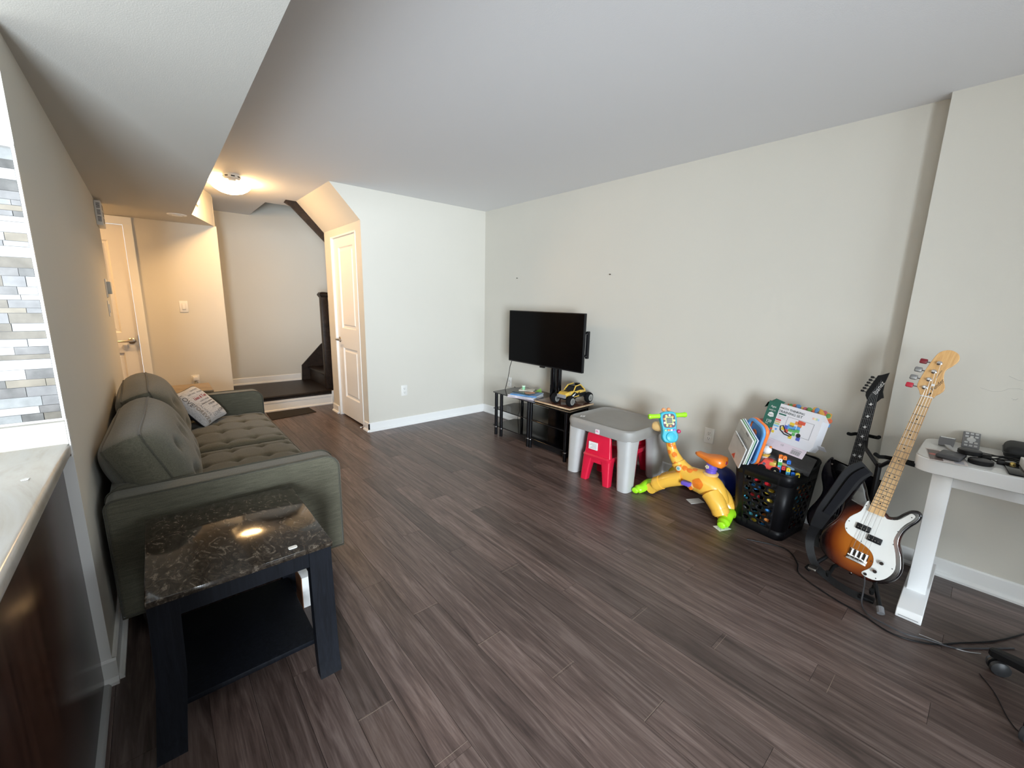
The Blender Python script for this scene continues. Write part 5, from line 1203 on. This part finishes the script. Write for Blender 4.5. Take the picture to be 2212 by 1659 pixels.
for k in (3, 5, 7, 9, 12, 15, 17, 19):
    v = NUT - SCL * (1 - (2 ** (-k / 12) + 2 ** (-(k - 1) / 12)) / 2)
    for u in ((-.010, .010) if k == 12 else (0,)): fin(MB().lathe([(.0003, .0178), (.0035, .0178), (.0035, .0184), (.0003, .0184)], (u, v, 0), 'z', 10), 'inlay_dot', INK, bass)
fin(B((-.0205, .929, .012), (.0205, .934, .0205)), 'nut', PAPER, bass)
hs = [(-.0205, .932), (-.032, .952), (-.042, .98), (-.038, 1.04), (-.028, 1.11), (-.016, 1.148), (.010, 1.163), (.036, 1.150), (.044, 1.122), (.034, 1.094), (.020, 1.068), (.024, 1.03), (.038, .99), (.036, .965), (.026, .945), (.0205, .932)]
hsl = [(p.x * (1 + .16 * min(1, max(0, (p.y - .94) / .03))), p.y) for p in catmull([(a, b, 0) for a, b in hs], 3)]
fin(MB().prism(hsl, XY, -.006, .010), 'headstock', MAPLE2, bass, bev=.002)
tn = [(-.020, .972, (.55, .02, .05)), (-.017, 1.012, (.30, .30, .30)), (-.012, 1.052, (.30, .30, .30)), (-.006, 1.095, (.20, .01, .02))]
for u, v, c in tn:
    p_ = fin(MB().lathe([(.0005, .010), (.010, .010), (.010, .012), (.006, .014), (.006, .026), (.0045, .028), (.0005, .028)], (u, v, 0), 'z', 14), 'tuning_post', CHROME, bass)
    fin(MB().tube([(u - .012, v, -.012), (u - .042, v, -.012)], .0035, 8), 'tuner_shaft', CHROME, p_)
    tm = M('tuner_%d' % int(c[0] * 99), c, .35, metal=.0 if c[0] > c[1] * 2 else .7)
    fin(MB().rbox((u - .070, v - .012, -.018), (u - .042, v + .012, -.006), .005, 2), 'tuner_key', tm, p_)
fin(MB().lathe([(.0005, .010), (.006, .010), (.006, .016), (.0005, .016)], (.004, .99, 0), 'z', 12), 'string_tree', CHROME, bass)
for k in range(4):
    u0, u1 = -.0285 + .019 * k, -.0145 + .0097 * k; tu, tv_, _ = tn[k]
    fin(MB().tube([(u0, .07, .012), (u0, .105, .0165), (u1, .931, .0225), (tu + .005, tv_, .018)], (.0009, .0008, .0006, .0005)[k], 5), 'string', M('string_steel', (.42, .40, .37), .35, metal=1), bass)
text('Fender', .022, M('logo_brown', (.05, .03, .02), .4), bass, Matrix.Translation((.017, .993, .0104)) @ Matrix.Rotation(R_(68), 4, 'Z'), 'logo', .0002, shear=.3)
text('PRECISION BASS', .0055, M('logo_brown', (.05, .03, .02), .4), bass, Matrix.Translation((.008, 1.045, .0104)) @ Matrix.Rotation(R_(80), 4, 'Z'), 'logo', .0002)
fin(MB().prism([(-.002, .940), (.006, .955), (.010, .950), (.004, .938)], XY, .010, .0106), 'truss_slot', INK, bass)
fin(MB().lathe([(.0005, 0), (.004, 0), (.004, -.006), (.008, -.010), (.006, -.014), (.0005, -.014)], (0, .002, -.02), 'y', 12), 'strap_button', CHROME, bass); fin(MB().lathe([(.0005, 0), (.004, 0), (.004, .006), (.008, .010), (.006, .014), (.0005, .014)], (-.112, .462, -.02), 'y', 12), 'strap_button', CHROME, bass)

gtr = thing('electric_guitar', 'black electric guitar with pointed headstock standing behind the bass', 'guitar', mat=yframe((2.875, .432, .055), Vector((3.03, .396, 1.062)) - Vector((2.875, .432, .055)), (0, -1, 0)))
go = [(0, .0), (.09, .008), (.15, .05), (.16, .11), (.13, .18), (.105, .235), (.12, .29), (.145, .34), (.165, .405), (.155, .415), (.12, .36), (.08, .315), (.035, .31), (-.035, .33), (-.06, .355), (-.085, .40), (-.10, .462), (-.115, .475), (-.135, .43), (-.14, .36), (-.115, .27), (-.13, .2), (-.16, .12), (-.145, .05), (-.085, .008)]
gol = [(p.x, p.y) for p in catmull([(a, b, 0) for a, b in go], 4)]
guitar_body(gol, .04, M('guitar_black', (.006, .005, .010), .15, spec=.35, coat=.3), gtr, (0, .19))
rings = []
for v, hw in ((.30, .028), (.5, .0265), (.7, .024), (.84, .0215)): rings.append([(-hw, v, .015), (hw, v, .015), (hw, v, .010), (hw * .7, v, -.004), (0, v, -.008), (-hw * .7, v, -.004), (-hw, v, .010)])
fin(MB().loft(rings), 'neck', M('ebony', (.010, .009, .010), .6, spec=.25), gtr, ang=40)
for k in range(1, 23):
    v = .84 - .65 * (1 - 2 ** (-k / 12)); hw = .0215 + (.84 - v) / .54 * .0065
    fin(B((-hw, v - .0009, .0148), (hw, v + .0009, .0153)), 'fret', M('fret_grey', (.10, .10, .10), .4, metal=.6), gtr)
for k in (1, 3, 5, 7, 9, 12, 15):
    v = .84 - .65 * (1 - (2 ** (-k / 12) + 2 ** (-(k - 1) / 12)) / 2)
    for u in ((-.012, .012) if k == 12 else (0,)): fin(MB().prism([(u - .010, v - .001), (u - .003, v + .003), (u - .001, v + .010), (u + .003, v + .003), (u + .010, v + .004), (u + .003, v - .003), (u + .004, v - .009), (u - .003, v - .004)], XY, .0150, .0157), 'bird_inlay', PAPER, gtr)
gh = [(-.0215, .84), (-.034, .865), (-.036, .885), (-.004, .985), (.010, .990), (.040, 1.008), (.032, .95), (.034, .90), (.044, .868), (.034, .862), (.0215, .84)]
fin(MB().prism(gh, XY, -.006, .008), 'headstock', M('head_black', (.006, .006, .007), .45, spec=.2), gtr, bev=.001)
for k in range(6):
    u, v = -.026 + .0055 * k, .880 + .0165 * k; p_ = fin(MB().lathe([(.0005, .008), (.005, .008), (.004, .016), (.0005, .016)], (u + .014, v, 0), 'z', 10), 'tuning_post', BLACKM, gtr)
    fin(MB().tube([(u - .004, v + .003, -.006), (u - .022, v + .008, -.006)], .002, 6), 'tuner_shaft', BLACKM, p_); fin(MB().rbox((u - .036, v + .003, -.011), (u - .020, v + .015, -.002), .003, 2), 'tuner_key', BLACKM, p_)
text('Ibanez', .030, PAPER, gtr, Matrix.Translation((.013, .915, .0085)) @ Matrix.Rotation(R_(72), 4, 'Z'), 'logo', .0002, shear=.3)
for k in range(6): fin(MB().tube([(-.026 + .0104 * k, .12, .014), (-.018 + .0072 * k, .84, .018), (-.012 + .0055 * k, .880 + .0165 * k, .014)], .0004, 4), 'string', M('string_dark', (.35, .35, .35), .4, metal=1), gtr)
for v in (.14, .24): fin(RB((-.038, v, 0), (.038, v + .022, .010), .003), 'pickup', BLACKP, gtr)
fin(RB((-.04, .085, 0), (.04, .12, .012), .003), 'bridge', BLACKM, gtr)
for a, b in ((-.09, .44), (-.1, .40)): pass
fin(MB().lathe([(.0005, .0), (.005, .0), (.005, .006), (.0005, .006)], (-.1, .44, 0), 'z', 10), 'strap_button', CHROME, gtr)

def ribbon(pts, widths, nrm, th, sub_=6):
    P = catmull(pts, sub_, False); n = len(P); m = MB(); rings = []
    W_ = []
    for i in range(len(pts) - 1):
        for k in range(sub_): W_.append(widths[i] + (widths[i + 1] - widths[i]) * k / sub_)
    W_.append(widths[-1])
    for i in range(n):
        t = (P[min(i + 1, n - 1)] - P[max(i - 1, 0)]).normalized(); nn = Vector(nrm[min(len(nrm) - 1, int(i / max(1, n - 1) * len(nrm)))] if isinstance(nrm, list) else nrm); nn = (nn - t * nn.dot(t)).normalized(); s = t.cross(nn) * W_[i] / 2; h_ = nn * th / 2
        rings.append([P[i] + s + h_, P[i] - s + h_, P[i] - s - h_, P[i] + s - h_])
    return m.loft(rings)
LEA = M('strap_leather', (.005, .005, .006), .5, spec=.25, noise=.3, nscale=40)
stp = thing('guitar_strap', 'wide black padded leather strap draped from the bass to the floor', 'strap', (2.58, .4, 0))
SM = Matrix.Translation((-2.58, -.4, 0))
fin(ribbon([(2.585, .318, .625), (2.575, .362, .575), (2.565, .405, .46), (2.555, .445, .35), (2.56, .472, .25)], [.075, .085, .078, .07, .05], (-1, -.35, .1), .012).xf(SM), 'pad', LEA, stp)
fin(ribbon([(2.573, .315, .618), (2.562, .355, .565), (2.553, .395, .455), (2.545, .435, .345)], [.03, .035, .035, .03], (-1, -.35, .1), .010).xf(SM), 'centre_band', M('strap_web', (.006, .006, .008), .8, spec=.15), stp)
fin(ribbon([(2.56, .470, .26), (2.565, .488, .17), (2.545, .470, .10), (2.52, .43, .05), (2.50, .36, .022), (2.475, .28, .014), (2.47, .225, .014)], [.045, .04, .036, .034, .034, .034, .036], (-.9, -.2, .5), .006).xf(SM), 'tail', LEA, stp)
fin(ribbon([(2.60, .325, .60), (2.62, .36, .52), (2.62, .42, .40), (2.62, .475, .22), (2.60, .47, .12)], [.05, .05, .045, .04, .035], (-1, -.2, .1), .006).xf(SM), 'back_layer', LEA, stp)
fin(MB().rbox((-.022, -.018, -.006), (.022, .018, .006), .003, 2, Matrix.Translation((2.485, .44, .055)) @ SM), 'buckle', STEEL, stp)
fin(MB().rbox((-.02, -.03, -.008), (.02, .03, .008), .004, 2, Matrix.Translation((2.475, .215, .02)) @ SM), 'end_tab', LEA, stp)

# twin guitar stand
gs = thing('guitar_stand', 'black tubular double guitar stand under the two guitars', 'guitar stand', (2.77, .30, 0))
GM = Matrix.Translation((-2.77, -.30, 0)); FOAM = M('foam_black', (.006, .006, .006), .85, spec=.15)
def rod(pts, r, nm, mt=BLACKM): return fin(MB().tube(pts, r, 10).xf(GM), nm, mt, gs)
rod([(2.80, .30, .05), (2.80, .30, .60)], .013, 'upright'); 
for a in ((2.40, .150), (3.02, .16), (2.98, .50), (2.52, .47)):
    l_ = rod([(2.80, .30, .20), (a[0], a[1], .02)], .0095, 'leg'); fin(MB().tube([(a[0] + (2.8 - a[0]) * .06, a[1] + (.3 - a[1]) * .06, .031), (a[0], a[1], .0155)], .0145, 10).xf(GM), 'rubber_foot', M('rubber_grey', (.16, .16, .17), .6) if a[0] < 2.45 else FOAM, l_)
# cradle arms under the bodies
rod([(2.80, .30, .12), (2.68, .31, .09), (2.56, .37, .068), (2.46, .37, .062), (2.44, .37, .09)], .009, 'cradle_arm', FOAM); rod([(2.80, .30, .12), (2.68, .28, .09), (2.56, .20, .068), (2.46, .20, .062), (2.44, .20, .09)], .009, 'cradle_arm', FOAM)
rod([(2.80, .30, .12), (2.83, .37, .05), (2.86, .50, .042), (2.80, .50, .042), (2.79, .50, .07)], .009, 'cradle_arm', FOAM); rod([(2.80, .30, .12), (2.85, .32, .05), (2.88, .37, .042), (2.80, .37, .042), (2.79, .37, .07)], .009, 'cradle_arm', FOAM)
# neck yokes
rod([(2.80, .30, .58), (2.77, .26, .63), (2.735, .222, .655)], .010, 'neck_post'); rod([(2.625, .302, .690), (2.66, .290, .672), (2.715, .275, .662), (2.735, .222, .66), (2.72, .170, .662), (2.665, .158, .668), (2.630, .168, .678), (2.626, .190, .682)], .0095, 'yoke', FOAM)
rod([(2.80, .30, .58), (2.90, .38, .64), (3.02, .40, .68)], .010, 'neck_post'); rod([(2.945, .470, .690), (2.965, .462, .684), (3.01, .45, .682), (3.025, .405, .682), (3.01, .36, .684), (2.965, .345, .695), (2.945, .338, .705)], .0095, 'yoke', FOAM)

# ------------------------------------------------------------------ desk and what lies on it
DW = M('desk_white', (.88, .89, .90), .3); DT = M('desk_glass', (.70, .70, .68), .1)
dk = thing('standing_desk', 'white standing desk with rounded corners at the right wall', 'desk', (2.81, -.60, 0))
dpoly = rrect(-.225, -.75, .225, .765, .075, 7)
fin(MB().prism(dpoly, XY, .668, .731), 'frame', DW, dk, bev=.003); fin(MB().prism(rrect(-.222, -.747, .222, .762, .073, 7), XY, .731, .736), 'glass_top', DT, dk, bev=.001)
for yc in (.665, -.6):
    fin(RB((-.18, yc - .034, .06), (-.105, yc + .034, .668), .004), 'column', DW, dk); fin(RB((-.20, yc - .044, .05), (-.09, yc + .044, .26), .004) if False else MB().prism([(-.345, 0), (-.345, .018), (-.33, .04), (-.20, .07), (-.09, .07), (.205, .07), (.215, .05), (.215, 0)], XZ, yc - .044, yc + .044), 'foot', DW, dk, bev=.003)
    fin(B((-.347, yc - .034, .012), (-.3449, yc + .034, .0145)), 'foot_seam', M('seam_grey', (.3, .3, .32), .5), dk)
fin(RB((-.17, -.6, .61), (-.10, .64, .66), .003), 'crossbeam', DW, dk)
dz = .7363
lf_ = thing('leaflet', 'printed leaflet lying at the rounded desk corner', 'paper', (2.675, .07, dz), R_(8))
fin(B((-.105, -.06, 0), (.105, .06, .0012)), 'sheet', M('leaflet_pink', (.66, .60, .58), .4), lf_); fin(B((-.095, .015, .0012), (.085, .058, .0018)), 'dark_print', M('leaflet_brown', (.14, .10, .09), .4), lf_); fin(MB().lathe([(.0005, .0018), (.016, .0018), (.016, .0023), (.0005, .0023)], (.0, .04, 0), 'z', 12), 'red_print', M('leaflet_red', (.5, .1, .08), .4), lf_); fin(B((-.098, -.05, .0012), (-.05, -.02, .0018)), 'grey_print', M('ink_pale2', (.38, .38, .42), .5), lf_)
pb = thing('power_bank', 'flat dark grey power bank resting on the leaflet', 'power bank', (2.668, .055, dz + .0025), R_(-8)); fin(RB((-.058, -.040, 0), (.058, .040, .018), .007, 3), 'case', M('bank_grey', (.055, .055, .06), .5), pb); fin(B((-.02, -.012, .0178), (-.016, .012, .0184)), 'mark', M('mark_grey', (.2, .2, .2), .5), pb)
def puck(lab, p):
    t = thing('charging_puck', lab, 'puck', p); fin(MB().lathe([(.0005, 0), (.036, 0), (.039, .003), (.039, .016), (.036, .019), (.0005, .019)], (0, 0, 0), 'z', 28), 'case', BLACKP, t); fin(MB().lathe([(.0005, .019), (.030, .019), (.029, .0196), (.0005, .0196)], (0, 0, 0), 'z', 24), 'pad', M('puck_top', (.03, .03, .032), .5), t)
puck('round black puck on the desk, the lower front one of the pair', (2.672, -.035, dz)); puck('round black puck on the desk, stacked over the back of the lower one', (2.735, .003, dz + .0200))
wb = thing('wrist_band', 'grey fabric wrist band curled on the desk near the wall', 'band', (2.93, .085, dz)); fin(ribbon([(-.06, 0, .005), (-.035, 0, .022), (.015, 0, .030), (.06, 0, .014)], [.05, .056, .056, .05], (0, 0, 1), .005), 'strap', M('band_grey', (.13, .13, .135), .7), wb); fin(ribbon([(.005, 0, .0325), (.02, 0, .0325)], [.05, .05], (0, 0, 1), .002), 'stripe', PAPER, wb); fin(ribbon([(-.15, -.045, .006), (-.10, -.02, .008), (-.055, -.005, .010)], [.018, .02, .02], (0, 0, 1), .004), 'pale_end', M('band_pale', (.42, .42, .42), .6), wb)
rmt = thing('remote_control', 'grey button remote leaning up against the wall at the desk back', 'remote', mat=frame((2.99, .008, dz + .030), (0.05, -1, 0), (.80, 0, .50))); fin(RB((-.03, -.055, -.004), (.03, .055, .004), .003), 'body', M('remote_grey', (.16, .16, .165), .5), rmt)
for i in range(3):
    for j in range(5):
        if j == 2: continue
        fin(MB().rbox((-.022 + .0165 * i, -.048 + .021 * j, .004), (-.010 + .0165 * i, -.036 + .021 * j, .006), .001, 1), 'button', M('button_pale', (.45, .45, .44), .5), rmt)
fin(MB().lathe([(.0005, .004), (.016, .004), (.015, .006), (.0005, .006)], (0, 0, 0), 'z', 18), 'dial', M('button_pale', (.45, .45, .44), .5), rmt)
po_ = thing('headphone_pouch', 'soft black zip pouch at the back of the desk by the wall', 'pouch', (2.94, -.235, dz)); fin(MB().rbox((-.095, -.14, 0), (.095, .14, .062), .028, 4), 'case', M('pouch_black', (.006, .006, .006), .7), po_); fin(MB().tube([(p[0], p[1], .03) for p in rrect(-.0955, -.1405, .0955, .1405, .03, 4)], .003, 5, closed=True), 'zip', BLACKM, po_)
cbh = thing('cable_bundle', 'tangled black cables with plugs on the desk before the pouch', 'cables', (2.80, -.10, dz))
rg = random.Random(3)
for q in range(5):
    pts_ = [(rg.uniform(-.07, .05), .09 - .045 * i + rg.uniform(-.02, .02), .006 + .006 * (q % 3) + rg.uniform(0, .008)) for i in range(6)]
    fin(MB().tube(catmull(pts_, 5, False), .003, 6), 'cable', BLACKP, cbh)
fin(MB().rbox((-.05, .035, 0), (.02, .075, .018), .005), 'plug', BLACKP, cbh); fin(MB().rbox((-.075, -.005, .0), (-.04, .02, .016), .005), 'plug', BLACKP, cbh); fin(MB().ball((-.06, -.025, .010), .010, 10, 8), 'gold_tip', M('gold', (.6, .45, .15), .25, metal=1), cbh)
tbl = thing('tablet', 'dark tablet lying flat at the right end of the desk', 'tablet', (2.685, -.225, dz), R_(6)); fin(RB((-.09, -.13, 0), (.09, .12, .010), .004), 'case', BLACKG, tbl); fin(B((-.088, -.128, .0015), (.0885, .1185, .003)), 'edge', M('tab_silver', (.5, .5, .52), .3, metal=.6), tbl)
wbx = thing('white_box', 'white cardboard box sitting on the dark tablet', 'box', (2.70, -.25, dz + .0103), R_(6)); fin(RB((-.075, -.11, 0), (.075, .10, .034), .002), 'carton', PAPER, wbx); fin(B((-.0757, -.06, .008), (-.0749, .02, .012)), 'print_line', M('ink_soft', (.3, .3, .3), .6), wbx); fin(B((-.02, .02, .034), (.03, .05, .0345)), 'print_line', M('ink_soft', (.3, .3, .3), .6), wbx)

# ------------------------------------------------------------------ office chair at the desk, cables on the floor
oc = thing('office_chair', 'black five star office chair base on casters at the desk', 'chair', (2.25, -.475, 0), R_(0))
fin(MB().lathe([(.001, .06), (.038, .06), (.042, .12), (.028, .15), (.028, .34), (.018, .345), (.018, .44), (.001, .44)], (0, 0, 0), 'z', 20), 'column', BLACKP, oc)
fin(RB((-.215, -.215, .44), (.20, .20, .50), .028, 3), 'seat', M('chair_mesh', (.012, .012, .013), .8), oc); fin(RB((-.235, -.2, .55), (-.195, .2, 1.0), .02, 3), 'backrest', M('chair_mesh', (.012, .012, .013), .8), oc); fin(RB((-.245, -.03, .40), (-.225, .03, .7), .008), 'back_stem', BLACKP, oc)
for k in range(5):
    a = R_(67 + 72 * k); d_ = Vector((math.cos(a), math.sin(a), 0)); s_ = Vector((-d_.y, d_.x, 0)); e = d_ * .30
    rings = []
    for q, hw, z0, z1 in ((.02, .032, .075, .125), (.15, .027, .078, .115), (.27, .022, .068, .098), (.315, .019, .062, .09), (.325, .012, .066, .086)): rings.append([d_ * q + s_ * a_ + Vector((0, 0, b_)) for a_, b_ in ((-hw, z0), (hw, z0), (hw, (z0 + z1) / 2 + .008), (hw * .6, z1), (-hw * .6, z1), (-hw, (z0 + z1) / 2 + .008))])
    lg_ = fin(MB().loft(rings), 'star_leg', BLACKP, oc, ang=30)
    c_ = d_ * .295 + Vector((0, 0, .03)); rz_ = Matrix.Rotation(R_(20 + 50 * k), 4, 'Z')
    for s2 in (-1, 1): fin(MB().lathe([(.001, s2 * .006), (.027, s2 * .006), (.030, s2 * .012), (.028, s2 * .024), (.018, s2 * .028), (.001, s2 * .028)], (0, 0, 0), 'x', 18).xf(Matrix.Translation(c_) @ rz_), 'caster_wheel', M('caster_grey', (.03, .031, .034), .35), lg_)
    fin(MB().lathe([(.001, 0), (.006, 0), (.006, .045), (.001, .045)], c_, 'z', 8), 'caster_stem', BLACKM, lg_)
def floor_cable(lab, pts, r, mt=BLACKP): tag(fin(MB().tube(catmull([(a, b, r + .0006 if len(q) == 0 else q[0]) for a, b, *q in pts], 6, False), r, 7), 'instrument_cable', mt), lab, 'cable')
floor_cable('long thin black cable curving over the floor from the hamper toward the chair', [(2.60, .80), (2.67, .62), (2.565, .526), (2.46, .486), (2.382, .342), (2.344, .213), (2.30, .092), (2.354, -.02), (2.46, -.10), (2.60, -.20), (2.8, -.3)], .0035)
floor_cable('thicker cable hanging from the bass jack and running along the floor to the desk', [(2.535, .245, .10), (2.50, .235, .085), (2.47, .23, .05), (2.42, .222, .012), (2.36, .19, .0035 + .0055), (2.335, .13, .0125), (2.33, .06, .0125), (2.36, -.01, .0125), (2.40, -.08, .0035), (2.44, -.12, .0035), (2.60, -.25, .0035)], .0033, M('cable_grey', (.05, .05, .055), .4))
floor_cable('thin grey wire crossing the floor below the desk foot', [(2.38, .02, .009), (2.385, -.02, .009), (2.40, -.07, .002), (2.418, -.12, .002), (2.45, -.16, .002)], .0018, M('wire_grey', (.35, .35, .35), .4))
floor_cable('thin dark wire at the right edge of the floor near the chair', [(2.30, -.16), (2.22, -.20), (2.10, -.235), (2.06, -.27), (2.10, -.33), (2.2, -.36)], .0018)
